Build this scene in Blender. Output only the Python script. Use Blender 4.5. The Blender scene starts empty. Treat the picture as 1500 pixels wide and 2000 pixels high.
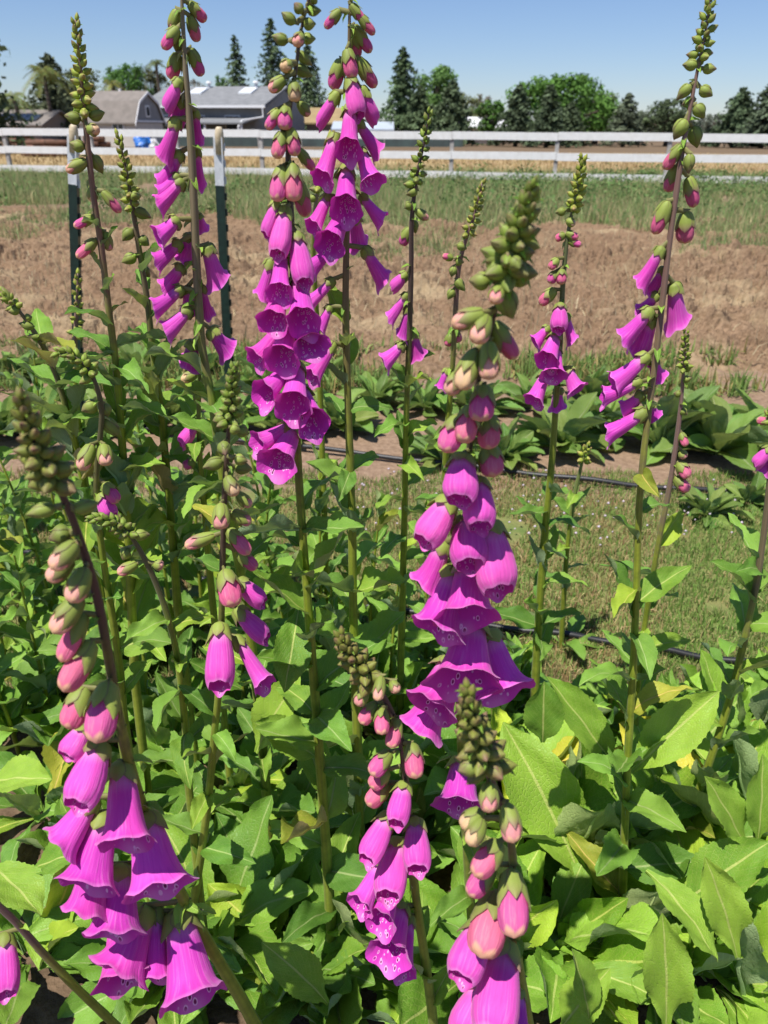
import bpy, math, random
import numpy as np
from mathutils import Vector, Matrix

# ------------------------------------------------------------------ camera, sky, sun, exposure
R = math.radians
SC = bpy.context.scene
COL = SC.collection
HC, PITCH, ROLL, F = 1.15, R(26.49), R(0.42), 1500.0
cam_d = bpy.data.cameras.new('camera'); cam = bpy.data.objects.new('camera', cam_d); COL.objects.link(cam)
cam.location = (0, 0, HC); cam.rotation_euler = (Matrix.Rotation(math.pi/2-PITCH, 3, 'X') @ Matrix.Rotation(ROLL, 3, 'Z')).to_euler()
cam_d.sensor_fit = 'VERTICAL'; cam_d.sensor_height = 36; cam_d.sensor_width = 27
cam_d.lens = 36*F/2000; cam_d.clip_start = 0.02; cam_d.clip_end = 3000
cam_d.dof.use_dof = True; cam_d.dof.focus_distance = 0.92; cam_d.dof.aperture_fstop = 9.5
SC.camera = cam
SUN = Vector((0.30, 0.34, -1.0)).normalized()
sd = bpy.data.lights.new('sun', 'SUN'); sun = bpy.data.objects.new('sun', sd); COL.objects.link(sun)
sd.energy = 5.0; sd.angle = R(0.53); sd.color = (1.0, 0.955, 0.89)
sun.rotation_euler = SUN.to_track_quat('-Z', 'Y').to_euler()
world = bpy.data.worlds.new('World'); SC.world = world; world.use_nodes = True
wn = world.node_tree; bg = wn.nodes['Background']
sky = wn.nodes.new('ShaderNodeTexSky'); sky.sky_type = 'NISHITA'; sky.sun_disc = False
sky.sun_elevation = math.asin(-SUN.z); sky.sun_rotation = math.atan2(-SUN.x, -SUN.y)
sky.altitude = 60; sky.air_density = 1.0; sky.dust_density = 0.15; sky.ozone_density = 3.5
wb = wn.nodes.new('ShaderNodeMix'); wb.data_type = 'RGBA'; wb.blend_type = 'MULTIPLY'; wb.inputs[0].default_value = 1.0
wb.inputs[7].default_value = (0.86, 0.92, 1.12, 1)      # white balance of the photograph
wn.links.new(sky.outputs[0], wb.inputs[6]); wn.links.new(wb.outputs[2], bg.inputs[0]); bg.inputs[1].default_value = 0.082
SC.view_settings.view_transform = 'Standard'; SC.view_settings.look = 'None'
SC.view_settings.gamma = 1; SC.view_settings.exposure = 0.35
SC.render.engine = 'CYCLES'
SC.cycles.max_bounces = 8; SC.cycles.transmission_bounces = 6; SC.cycles.use_denoising = True
SC.cycles.caustics_reflective = False; SC.cycles.caustics_refractive = False

# ------------------------------------------------------------------ helpers
rng = random.Random(7); NR = np.random.default_rng(7)
CP, SP = math.cos(PITCH), math.sin(PITCH)
def ray(px, py):
    x, y = (px-750)/F, (1000-py)/F; c, s = math.cos(ROLL), math.sin(ROLL); x, y = x*c-y*s, x*s+y*c
    return Vector((x, CP + y*SP, -SP + y*CP))
def at(px, py, Y):                       # the point seen at a photo pixel, Y metres in front of the camera
    d = ray(px, py); return Vector((0, 0, HC)) + d*(Y/d.y)
def ground(px, py, z=0.0):
    d = ray(px, py); return Vector((0, 0, HC)) + d*((z-HC)/d.z)
def depth(p): return p.y*CP + (HC-p.z)*SP
def px_m(p): return depth(p)/F           # metres in one photo pixel at p

def mesh(name, v, f, mats, uv=None, smooth=True, col=None, mi=None):
    me = bpy.data.meshes.new(name)
    me.from_pydata([tuple(a) for a in v] if not isinstance(v, np.ndarray) else v.tolist(), [], f)
    for m in (mats if isinstance(mats, (list, tuple)) else [mats]): me.materials.append(m)
    if smooth: me.polygons.foreach_set('use_smooth', [True]*len(me.polygons))
    if mi is not None: me.polygons.foreach_set('material_index', mi)
    li = np.empty(len(me.loops), dtype=np.int32); me.loops.foreach_get('vertex_index', li)
    if uv is not None:
        l = me.uv_layers.new(name='UVMap'); l.data.foreach_set('uv', np.asarray(uv, dtype=np.float32)[li].ravel())
    if col is not None:
        a = me.color_attributes.new('Col', 'FLOAT_COLOR', 'POINT')
        c = np.ones((len(me.vertices), 4), dtype=np.float32); c[:, :3] = np.asarray(col)
        a.data.foreach_set('color', c.ravel())
    me.update(); return me
def add(name, me, parent=None, loc=(0, 0, 0), mat=None, color=None):
    o = bpy.data.objects.new(name, me); COL.objects.link(o); o.parent = parent
    if mat is not None: o.matrix_local = mat
    else: o.location = loc
    if color is not None: o.color = (*color, 1)
    return o
def empty(name, loc, rz=0):
    o = bpy.data.objects.new(name, None); COL.objects.link(o); o.location = loc; o.rotation_euler = (0, 0, rz)
    o.empty_display_size = 0.05; return o
def tag(o, label=None, cat=None, group=None, kind=None):
    for k, v in (('label', label), ('category', cat), ('group', group), ('kind', kind)):
        if v: o[k] = v
    return o
class MB:                                # collects boxes, prisms and tubes into one mesh
    def __init__(s): s.v = []; s.f = []
    def raw(s, v, f):
        n = len(s.v); s.v += [tuple(a) for a in v]; s.f += [tuple(i+n for i in q) for q in f]; return s
    def box(s, x0, x1, y0, y1, z0, z1):
        return s.raw([(x0,y0,z0),(x1,y0,z0),(x1,y1,z0),(x0,y1,z0),(x0,y0,z1),(x1,y0,z1),(x1,y1,z1),(x0,y1,z1)],
                     [(3,2,1,0),(4,5,6,7),(0,1,5,4),(1,2,6,5),(2,3,7,6),(3,0,4,7)])
    def prism(s, poly, d):               # polygon of 3D points swept by the vector d
        n = len(poly); a = [Vector(p) for p in poly]; b = [p+Vector(d) for p in a]
        return s.raw(a+b, [tuple(range(n))[::-1], tuple(range(n, 2*n))]+[(i, (i+1) % n, n+(i+1) % n, n+i) for i in range(n)])
    def tube(s, pts, rad, n=8, cap=True):
        pts = [Vector(p) for p in pts]; m = len(pts); base = len(s.v); ref = None
        for i, p in enumerate(pts):
            t = (pts[min(i+1, m-1)]-pts[max(i-1, 0)]).normalized()
            if ref is None: ref = t.orthogonal().normalized()
            ref = (ref-t*ref.dot(t)).normalized(); b = t.cross(ref)
            r = rad[i] if isinstance(rad, (list, tuple)) else rad
            for k in range(n):
                a = 2*math.pi*k/n; s.v.append(tuple(p+(ref*math.cos(a)+b*math.sin(a))*r))
        for i in range(m-1):
            for k in range(n):
                s.f.append((base+i*n+k, base+i*n+(k+1) % n, base+(i+1)*n+(k+1) % n, base+(i+1)*n+k))
        if cap:
            s.f.append(tuple(base+k for k in range(n))[::-1]); s.f.append(tuple(base+(m-1)*n+k for k in range(n)))
        return s
    def build(s, name, mat, parent=None, smooth=False, loc=(0, 0, 0), color=None):
        return add(name, mesh(name, s.v, s.f, mat, smooth=smooth), parent, loc, color=color)
def vnoise(x, y, seed=0):                # smooth value noise on arrays
    r = np.random.default_rng(seed).random((64, 64)); xi = np.floor(x).astype(int); yi = np.floor(y).astype(int)
    fx = x-xi; fy = y-yi; fx = fx*fx*(3-2*fx); fy = fy*fy*(3-2*fy)
    g = lambda a, b: r[a % 64, b % 64]
    return (g(xi, yi)*(1-fx)+g(xi+1, yi)*fx)*(1-fy)+(g(xi, yi+1)*(1-fx)+g(xi+1, yi+1)*fx)*fy
def fbm(x, y, seed=0, o=4):
    t = 0; a = 1; s = 0
    for i in range(o): t = t+a*vnoise(x*2**i, y*2**i, seed+i); s += a; a *= .5
    return t/s
def curve(pts, per=6):                   # Catmull-Rom through tuples
    P = [np.array(p, float) for p in pts]; P = [2*P[0]-P[1]]+P+[2*P[-1]-P[-2]]; out = []
    for i in range(1, len(P)-2):
        for k in range(per):
            t = k/per; a, b, c, d = P[i-1:i+3]
            out.append(.5*((2*b)+(c-a)*t+(2*a-5*b+4*c-d)*t*t+(3*b-a-3*c+d)*t**3))
    out.append(P[-2]); return out

# ------------------------------------------------------------------ materials
def mat(name):
    m = bpy.data.materials.new(name); m.use_nodes = True; nt = m.node_tree
    b = nt.nodes['Principled BSDF']; return m, nt, b
def N(nt, t, **kw):
    n = nt.nodes.new('ShaderNode'+t)
    for k, v in kw.items():
        if k.startswith('i_'):
            n.inputs[k[2:].replace('_', ' ')].default_value = v
        else: setattr(n, k, v)
    return n
def L(nt, a, b): nt.links.new(a, b)
def math_n(nt, op, a, b=None, c=None, clamp=False):
    n = N(nt, 'Math', operation=op, use_clamp=clamp)
    for i, v in enumerate((a, b, c)):
        if v is None: continue
        if isinstance(v, (int, float)): n.inputs[i].default_value = v
        else: L(nt, v, n.inputs[i])
    return n.outputs[0]
def mix(nt, fac, a, b, mode='MIX'):
    n = N(nt, 'Mix', data_type='RGBA', blend_type=mode)
    for s, v in ((n.inputs[0], fac), (n.inputs[6], a), (n.inputs[7], b)):
        if isinstance(v, (int, float)): s.default_value = v
        elif isinstance(v, (tuple, list)): s.default_value = (*v[:3], 1)
        else: L(nt, v, s)
    return n.outputs[2]
def ramp(nt, fac, stops):
    n = N(nt, 'ValToRGB'); e = n.color_ramp.elements
    while len(e) > 1: e.remove(e[-1])
    for i, (p, c) in enumerate(stops):
        q = e[0] if i == 0 else e.new(p)
        q.position = p; q.color = (*c, 1) if len(c) == 3 else c
    L(nt, fac, n.inputs[0]); return n.outputs[0]
def sstep(nt, x, a, b):
    n = N(nt, 'MapRange', interpolation_type='SMOOTHSTEP')
    L(nt, x, n.inputs[0]); n.inputs[1].default_value = a; n.inputs[2].default_value = b; return n.outputs[0]
def noise(nt, scale, vec=None, detail=4, rough=.6):
    n = N(nt, 'TexNoise'); n.inputs['Scale'].default_value = scale; n.inputs['Detail'].default_value = detail
    n.inputs['Roughness'].default_value = rough
    if vec is not None: L(nt, vec, n.inputs['Vector'])
    return n.outputs['Fac']
def bump(nt, b, h, strength=.4, dist=.01):
    n = N(nt, 'Bump'); n.inputs['Strength'].default_value = strength; n.inputs['Distance'].default_value = dist
    L(nt, h, n.inputs['Height']); L(nt, n.outputs[0], b.inputs['Normal']); return n.outputs[0]
def simple(name, c, rough=.6, var=.12, scale=30, c2=None, bmp=0.0, obj=True, metal=0):
    m, nt, b = mat(name); tc = N(nt, 'TexCoord')
    f = noise(nt, scale, tc.outputs['Object'])
    c2 = c2 or tuple(x*(1-2*var) for x in c)
    cc = ramp(nt, f, [(.3, c2), (.68, c)])
    L(nt, cc, b.inputs['Base Color']); b.inputs['Roughness'].default_value = rough; b.inputs['Metallic'].default_value = metal
    if bmp: bump(nt, b, f, bmp, .02)
    return m
def thin(nt, b, colour, amount):         # light passing through a petal or a leaf
    out = [n for n in nt.nodes if n.type == 'OUTPUT_MATERIAL'][0]
    t = N(nt, 'BsdfTranslucent'); L(nt, colour, t.inputs[0]); m = N(nt, 'MixShader')
    m.inputs[0].default_value = amount
    L(nt, b.outputs[0], m.inputs[1]); L(nt, t.outputs[0], m.inputs[2]); L(nt, m.outputs[0], out.inputs[0])

def leaf_material(name, top, top2, under, rib, trans=.3):
    m, nt, b = mat(name)
    uv = N(nt, 'UVMap'); sep = N(nt, 'SeparateXYZ'); L(nt, uv.outputs[0], sep.inputs[0])
    u, v = sep.outputs[0], sep.outputs[1]
    au = math_n(nt, 'ABSOLUTE', math_n(nt, 'SUBTRACT', u, .5))
    oi = N(nt, 'ObjectInfo'); tc = N(nt, 'TexCoord')
    nz = noise(nt, 5, tc.outputs['Object'], 5)
    f = math_n(nt, 'ADD', math_n(nt, 'MULTIPLY', nz, .7), math_n(nt, 'MULTIPLY', oi.outputs['Random'], .55))
    base = ramp(nt, f, [(.28, top), (.92, top2)])
    # side veins sweep forward from the midrib, the net between them is quilted
    ph = math_n(nt, 'SUBTRACT', math_n(nt, 'MULTIPLY', v, 11.0), math_n(nt, 'MULTIPLY', au, 9.0))
    fr = math_n(nt, 'ABSOLUTE', math_n(nt, 'SUBTRACT', math_n(nt, 'FRACT', ph), .5))
    vein = sstep(nt, fr, .42, .5)
    ribf = sstep(nt, math_n(nt, 'SUBTRACT', .030, math_n(nt, 'ADD', au, math_n(nt, 'MULTIPLY', v, .012))), -.006, .006)
    vor = N(nt, 'TexVoronoi', feature='DISTANCE_TO_EDGE'); vor.inputs['Scale'].default_value = 44
    L(nt, tc.outputs['Object'], vor.inputs['Vector'])
    net = sstep(nt, vor.outputs['Distance'], .0, .14)
    cc = mix(nt, math_n(nt, 'MULTIPLY', vein, .22), base, rib)
    cc = mix(nt, math_n(nt, 'MULTIPLY', math_n(nt, 'SUBTRACT', 1.0, net), .14), cc, rib)
    cc = mix(nt, math_n(nt, 'MULTIPLY', ribf, .75), cc, rib)
    geo = N(nt, 'NewGeometry')
    uc = mix(nt, math_n(nt, 'MAXIMUM', math_n(nt, 'MULTIPLY', vein, .5), ribf), under, tuple(min(1, x*1.5) for x in under))
    cc = mix(nt, geo.outputs['Backfacing'], cc, uc)
    cc = mix(nt, 1.0, cc, oi.outputs['Color'], 'MULTIPLY')
    L(nt, cc, b.inputs['Base Color']); b.inputs['Roughness'].default_value = .52
    b.inputs['Specular IOR Level'].default_value = .4
    h = math_n(nt, 'SUBTRACT', net, math_n(nt, 'MULTIPLY', math_n(nt, 'MAXIMUM', vein, ribf), .8))
    bump(nt, b, h, .40, .0016)
    thin(nt, b, mix(nt, .5, cc, (.30, .42, .02), 'MIX'), trans)
    return m
M_LEAF = leaf_material('foxglove_leaf', (.090, .235, .022), (.27, .46, .055), (.28, .37, .18), (.46, .55, .19), .27)
M_SMOOTH = leaf_material('row_leaf', (.10, .20, .030), (.22, .34, .06), (.21, .28, .13), (.34, .40, .19), .28)

def bell_material():
    m, nt, b = mat('bell_petal')
    uv = N(nt, 'UVMap'); sep = N(nt, 'SeparateXYZ'); L(nt, uv.outputs[0], sep.inputs[0]); u, v = sep.outputs[0], sep.outputs[1]
    oi = N(nt, 'ObjectInfo'); geo = N(nt, 'NewGeometry')
    cmb = N(nt, 'CombineXYZ'); L(nt, math_n(nt, 'MULTIPLY', u, 46), cmb.inputs[0]); L(nt, math_n(nt, 'MULTIPLY', v, 1.6), cmb.inputs[1])
    L(nt, math_n(nt, 'MULTIPLY', oi.outputs['Random'], 40), cmb.inputs[2])
    st = noise(nt, 1.0, cmb.outputs[0], 3, .6)
    base = mix(nt, math_n(nt, 'MULTIPLY', sstep(nt, st, .50, .68), .30), oi.outputs['Color'], mix(nt, .55, oi.outputs['Color'], (.98, .50, .80)))
    base = mix(nt, math_n(nt, 'MULTIPLY', sstep(nt, st, .48, .30), .28), base, mix(nt, .65, oi.outputs['Color'], (.30, .0, .20)))
    # pale base under the calyx, paler rim
    base = mix(nt, math_n(nt, 'MULTIPLY', sstep(nt, v, .40, .20), .35), base, (.85, .50, .72))
    base = mix(nt, math_n(nt, 'MULTIPLY', sstep(nt, v, .93, 1.0), .30), base, (.85, .45, .80))
    # throat: deep magenta with ringed spots on the lower lip (u = .75)
    du = math_n(nt, 'ABSOLUTE', math_n(nt, 'SUBTRACT', u, .75))
    cs = N(nt, 'CombineXYZ'); L(nt, math_n(nt, 'MULTIPLY', u, 26), cs.inputs[0]); L(nt, math_n(nt, 'MULTIPLY', v, 11), cs.inputs[1])
    L(nt, math_n(nt, 'MULTIPLY', oi.outputs['Random'], 9), cs.inputs[2])
    vo = N(nt, 'TexVoronoi'); vo.inputs['Scale'].default_value = 1.0; vo.inputs['Randomness'].default_value = .8
    L(nt, cs.outputs[0], vo.inputs['Vector']); d = vo.outputs['Distance']
    zone = math_n(nt, 'MULTIPLY', sstep(nt, du, .17, .09), math_n(nt, 'MULTIPLY', sstep(nt, v, .35, .5), sstep(nt, v, .99, .94)))
    ring = math_n(nt, 'MULTIPLY', math_n(nt, 'MULTIPLY', sstep(nt, d, .20, .25), sstep(nt, d, .38, .32)), zone)
    dot = math_n(nt, 'MULTIPLY', sstep(nt, d, .24, .18), zone)
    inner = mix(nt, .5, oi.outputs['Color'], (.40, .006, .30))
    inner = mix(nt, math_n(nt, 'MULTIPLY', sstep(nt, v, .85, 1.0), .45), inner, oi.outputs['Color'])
    inner = mix(nt, math_n(nt, 'MULTIPLY', math_n(nt, 'MULTIPLY', sstep(nt, du, .10, .02), sstep(nt, v, .84, .97)), .30), inner, (.85, .50, .80))
    inner = mix(nt, math_n(nt, 'MULTIPLY', ring, .8), inner, (.90, .55, .82))
    inner = mix(nt, math_n(nt, 'MULTIPLY', dot, .9), inner, (.10, .0, .045))
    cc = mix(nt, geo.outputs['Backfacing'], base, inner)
    L(nt, cc, b.inputs['Base Color']); b.inputs['Roughness'].default_value = .6
    b.inputs['Specular IOR Level'].default_value = .22; b.inputs['Sheen Weight'].default_value = .2
    bump(nt, b, st, .35, .003)
    thin(nt, b, mix(nt, .4, cc, (.80, .02, .45)), .21)
    return m
M_BELL = bell_material()
def bud_material():                      # closed young corolla: object colour with a cream, veined tip
    m, nt, b = mat('young_petal')
    uv = N(nt, 'UVMap'); sep = N(nt, 'SeparateXYZ'); L(nt, uv.outputs[0], sep.inputs[0]); u, v = sep.outputs[0], sep.outputs[1]
    oi = N(nt, 'ObjectInfo')
    cmb = N(nt, 'CombineXYZ'); L(nt, math_n(nt, 'MULTIPLY', u, 34), cmb.inputs[0]); L(nt, math_n(nt, 'MULTIPLY', v, 2), cmb.inputs[1])
    st = noise(nt, 1.0, cmb.outputs[0], 3, .6)
    c = mix(nt, math_n(nt, 'MULTIPLY', sstep(nt, st, .5, .72), .35), oi.outputs['Color'], (.90, .48, .52))
    lob = math_n(nt, 'ABSOLUTE', math_n(nt, 'SUBTRACT', math_n(nt, 'FRACT', math_n(nt, 'ADD', math_n(nt, 'MULTIPLY', u, 5), .25)), .5))
    edge = sstep(nt, math_n(nt, 'ADD', v, math_n(nt, 'MULTIPLY', lob, .22)), .90, .99)
    c = mix(nt, math_n(nt, 'MULTIPLY', edge, .75), c, (.86, .55, .30))
    L(nt, c, b.inputs['Base Color']); b.inputs['Roughness'].default_value = .6; b.inputs['Specular IOR Level'].default_value = .22
    bump(nt, b, st, .35, .003); thin(nt, b, c, .25); return m
M_YOUNG = bud_material()
def calyx_material(name, a, c, tip):
    m, nt, b = mat(name); uv = N(nt, 'UVMap'); sep = N(nt, 'SeparateXYZ'); L(nt, uv.outputs[0], sep.inputs[0])
    oi = N(nt, 'ObjectInfo'); tc = N(nt, 'TexCoord'); nz = noise(nt, 3, tc.outputs['Object'], 3)
    base = mix(nt, nz, a, c)
    w = N(nt, 'TexWave'); w.inputs['Scale'].default_value = 5; w.inputs['Distortion'].default_value = .6
    L(nt, uv.outputs[0], w.inputs['Vector'])
    base = mix(nt, math_n(nt, 'MULTIPLY', w.outputs['Fac'], .25), base, tuple(x*.55 for x in a))
    ed = sstep(nt, math_n(nt, 'ABSOLUTE', math_n(nt, 'SUBTRACT', sep.outputs[0], .5)), .34, .5)
    base = mix(nt, math_n(nt, 'MULTIPLY', ed, .55), base, tuple(x*.6 for x in tip))
    fac = math_n(nt, 'MULTIPLY', sstep(nt, sep.outputs[1], .45, 1.0), math_n(nt, 'MULTIPLY', oi.outputs['Random'], 1.0))
    base = mix(nt, fac, base, tip); base = mix(nt, 1.0, base, oi.outputs['Color'], 'MULTIPLY')
    L(nt, base, b.inputs['Base Color']); b.inputs['Roughness'].default_value = .6; b.inputs['Sheen Weight'].default_value = .04
    thin(nt, b, base, .25); return m
M_CALYX = calyx_material('calyx', (.25, .34, .045), (.42, .50, .10), (.32, .17, .14))
M_STEM = None
def stem_material():
    m, nt, b = mat('flower_stem'); uv = N(nt, 'UVMap'); sep = N(nt, 'SeparateXYZ'); L(nt, uv.outputs[0], sep.inputs[0])
    oi = N(nt, 'ObjectInfo'); tc = N(nt, 'TexCoord'); nz = noise(nt, 60, tc.outputs['Object'], 3)
    g = ramp(nt, nz, [(.3, (.17, .215, .012)), (.7, (.29, .33, .03))])
    c = mix(nt, sstep(nt, math_n(nt, 'ADD', sep.outputs[1], math_n(nt, 'MULTIPLY', math_n(nt, 'SUBTRACT', nz, .5), .25)), .62, .30), g, oi.outputs['Color'])
    w = N(nt, 'TexWave', bands_direction='X'); w.inputs['Scale'].default_value = 2.2; w.inputs['Distortion'].default_value = .5
    L(nt, uv.outputs[0], w.inputs['Vector'])
    c = mix(nt, math_n(nt, 'MULTIPLY', w.outputs['Fac'], .22), c, (.05, .055, .012))
    L(nt, c, b.inputs['Base Color']); b.inputs['Roughness'].default_value = .5; b.inputs['Sheen Weight'].default_value = .06
    bump(nt, b, nz, .2, .001); return m
M_STEM = stem_material()
def vcol(name, rough=.7, trans=.2):
    m, nt, b = mat(name); a = N(nt, 'VertexColor', layer_name='Col'); L(nt, a.outputs[0], b.inputs['Base Color'])
    b.inputs['Roughness'].default_value = rough; b.inputs['Specular IOR Level'].default_value = .2
    if trans: thin(nt, b, a.outputs[0], trans)
    return m
M_GRASS = vcol('grass_blade'); M_CROWN = vcol('tree_foliage', .75, .18)
M_WHITE = simple('white_fence_paint', (.82, .82, .80), .65, scale=7, c2=(.72, .71, .68), bmp=.15)
M_POSTGREY = simple('weathered_fence_post', (.46, .44, .41), .8, scale=9, c2=(.28, .26, .24), bmp=.3)
M_BARK = simple('bark', (.10, .075, .055), .9, scale=8, bmp=.6)
M_BLACK = simple('drip_hose', (.018, .018, .02), .45, scale=40)
M_TPOST = simple('green_post_paint', (.012, .035, .026), .4, scale=60, c2=(.008, .018, .014))
M_TWHITE = simple('white_post_tip', (.66, .68, .70), .5, scale=60, c2=(.5, .52, .54))
M_TCAP = simple('post_cap', (.62, .52, .36), .6, scale=80, c2=(.42, .33, .2))

# ------------------------------------------------------------------ ground
def ground_material():
    m, nt, b = mat('ground_soil_and_straw'); tc = N(nt, 'TexCoord'); p = tc.outputs['Object']
    sep = N(nt, 'SeparateXYZ'); L(nt, p, sep.inputs[0]); y = sep.outputs[1]
    n1 = noise(nt, .35, p, 5); n2 = noise(nt, 3.0, p, 6); n3 = noise(nt, 40, p, 5)
    straw = ramp(nt, n2, [(.3, (.30, .215, .105)), (.7, (.46, .35, .185))])
    straw = mix(nt, sstep(nt, n1, .48, .62), straw, (.36, .24, .13))
    dirt = ramp(nt, n3, [(.3, (.19, .125, .08)), (.7, (.34, .235, .16))])
    bed = ramp(nt, n3, [(.3, (.08, .055, .035)), (.7, (.20, .135, .085))])
    turf = ramp(nt, noise(nt, 14, p, 6), [(.35, (.13, .18, .05)), (.65, (.22, .21, .08))])
    yy = math_n(nt, 'ADD', y, math_n(nt, 'MULTIPLY', math_n(nt, 'SUBTRACT', n2, .5), .5))
    c = mix(nt, sstep(nt, yy, 1.40, 1.55), bed, turf)
    c = mix(nt, sstep(nt, yy, 2.35, 2.5), c, dirt)
    far = math_n(nt, 'ADD', y, math_n(nt, 'MULTIPLY', math_n(nt, 'SUBTRACT', n1, .5), 6))
    c = mix(nt, sstep(nt, far, 20, 24), c, straw)
    c = mix(nt, sstep(nt, far, 44, 52), c, (.17, .12, .075))
    L(nt, c, b.inputs['Base Color']); b.inputs['Roughness'].default_value = .95; b.inputs['Specular IOR Level'].default_value = .1
    bump(nt, b, n3, .6, .02); return m
g = MB().raw([(-900, -20, 0), (900, -20, 0), (900, 1500, 0), (-900, 1500, 0)], [(0, 1, 2, 3)])
tag(g.build('ground', ground_material()), 'dry farm ground of garden soil, turf and straw coloured field', kind='structure')

def soil():
    m, nt, b = mat('tilled_soil'); tc = N(nt, 'TexCoord'); p = tc.outputs['Object']
    n1 = noise(nt, 1.3, p, 5); n3 = noise(nt, 38, p, 6)
    c = ramp(nt, n3, [(.28, (.135, .085, .048)), (.72, (.33, .222, .138))])
    c = mix(nt, math_n(nt, 'MULTIPLY', sstep(nt, n1, .5, .68), .6), c, (.44, .345, .205))
    c = mix(nt, math_n(nt, 'MULTIPLY', sstep(nt, noise(nt, .8, p, 4), .56, .40), .45), c, (.19, .118, .07))
    L(nt, c, b.inputs['Base Color']); b.inputs['Roughness'].default_value = .95; b.inputs['Specular IOR Level'].default_value = .08
    bump(nt, b, n3, .7, .02)
    nx, ny = 420, 330
    ty = np.linspace(0, 1, ny); Y = 3.75*(13.5/3.75)**ty; X = np.linspace(-1, 1, nx)
    xx = X[None, :]*(Y[:, None]*.62+.3); yy = np.repeat(Y[:, None], nx, 1)
    big = fbm(xx*1.2+9, yy*1.6, 3, 3); row = .5+.5*np.sin(yy*2*math.pi/1.55+1.5*vnoise(xx*.35, yy*.2, 5))
    cl = fbm(xx*9, yy*9, 11, 4); cl = np.clip((cl-.46)*4, 0, 1)
    fine = fbm(xx*30, yy*30, 21, 3)
    rough = np.clip((fbm(xx*.7+3, yy*.9, 61, 3)-.30)*3.5, .45, 1); cl2 = np.clip((fbm(xx*4+7, yy*4, 71, 3)-.5)*4, 0, 1)
    z = .012+.09*row*big+.085*cl*rough+.075*cl2*rough+.04*fine-.03
    edge = np.clip(np.minimum((yy-3.75)/.5, (13.5-yy)/3.5), 0, 1); z = z*edge-.006*(1-edge)
    v = np.stack([xx, yy, z], -1).reshape(-1, 3)
    i = np.arange(nx*ny).reshape(ny, nx)
    f = np.stack([i[:-1, :-1], i[:-1, 1:], i[1:, 1:], i[1:, :-1]], -1).reshape(-1, 4).tolist()
    tag(add('tilled_soil', mesh('tilled_soil', v, f, m, smooth=False)), 'brown cloddy tilled soil across the middle', kind='structure')
soil()

def blades(name, pts, h, w, cols, lean=.5, label=None, segs=2):
    """one mesh of bent grass blades; pts (n,3), h and w arrays, cols (n,3)"""
    n = len(pts); a = NR.random(n)*2*math.pi; la = NR.random(n)*2*math.pi; ln = (NR.random(n)**1.5)*lean*h
    sx = np.cos(a)*w/2; sy = np.sin(a)*w/2; V = []
    for k in range(segs):
        t = k/segs; off = ln*t*t; ww = 1-.35*t
        for s in (-1, 1):
            V.append(np.stack([pts[:, 0]+s*sx*ww+np.cos(la)*off, pts[:, 1]+s*sy*ww+np.sin(la)*off, pts[:, 2]+h*t*np.sqrt(np.maximum(.1, 1-(ln*t/h)**2))], 1))
    V.append(np.stack([pts[:, 0]+np.cos(la)*ln, pts[:, 1]+np.sin(la)*ln, pts[:, 2]+h*np.sqrt(np.maximum(.1, 1-(ln/h)**2))], 1))
    m = 2*segs+1; v = np.stack(V, 1).reshape(-1, 3); b0 = np.arange(n)*m; f = []
    for k in range(segs-1): f.append(np.stack([b0+2*k, b0+2*k+1, b0+2*k+3, b0+2*k+2], 1).tolist())
    fl = [q for x in f for q in x]+np.stack([b0+2*segs-2, b0+2*segs-1, b0+2*segs], 1).tolist()
    c = np.repeat(cols, m, 0)
    return tag(add(name, mesh(name, v, fl, M_GRASS, smooth=False, col=c)), label, kind='stuff')
def pal(n, cols, jit=.25):
    c = np.array(cols)[NR.integers(0, len(cols), n)]; return c*(1+jit*(NR.random((n, 1))-.5)*2)
# mown strip between the bed and the next row
n = 110000
y = 1.30+1.35*NR.random(n); x = (NR.random(n)*2-1)*(.72*y+.3)
dn = fbm(x*5, y*5, 31, 3); keep = dn > .30; x, y, dn = x[keep], y[keep], dn[keep]; n = len(x)
c = pal(n, [(.13, .25, .045), (.17, .29, .055), (.20, .31, .07), (.25, .31, .09), (.44, .36, .16)], .3)
dry = (fbm(x*2.2, y*2.2, 37, 2) < .42) & (NR.random(n) < .4); c[dry] = pal(dry.sum(), [(.44, .31, .15), (.33, .20, .10), (.52, .40, .2)])
blades('mown_grass', np.stack([x, y, np.zeros(n)], 1), .012+.030*NR.random(n)**1.5, .0022+.0014*NR.random(n), c, 1.1, 'short mown grass with brown dry patches behind the flower bed')
# weeds and grass beyond the tilled soil
n = 240000
y = 6.4+17.4*NR.random(n)**.9; x = (NR.random(n)*2-1)*(.60*y+.6)
dn = fbm(x*.45, y*.32, 41, 4); cover = np.clip((y-6.4)/5.0, 0, 1)**.6
keep = dn > (.70-.38*cover); x, y, dn = x[keep], y[keep], dn[keep]; n = len(x)
c = pal(n, [(.15, .25, .075), (.19, .30, .09), (.24, .33, .12), (.30, .35, .15), (.50, .42, .22), (.40, .35, .18)], .3)
hh = (.06+.26*NR.random(n)**1.6)*np.clip(.35+(y-6.4)/10, .3, 1.0)*(.6+.9*fbm(x*.8, y*.8, 43, 2))
blades('weedy_grass', np.stack([x, y, np.where(y < 13.5, .03, 0)], 1), hh, .004+.007*NR.random(n), c, .9, 'rough green weeds growing between the tilled soil and the white fence')
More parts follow.
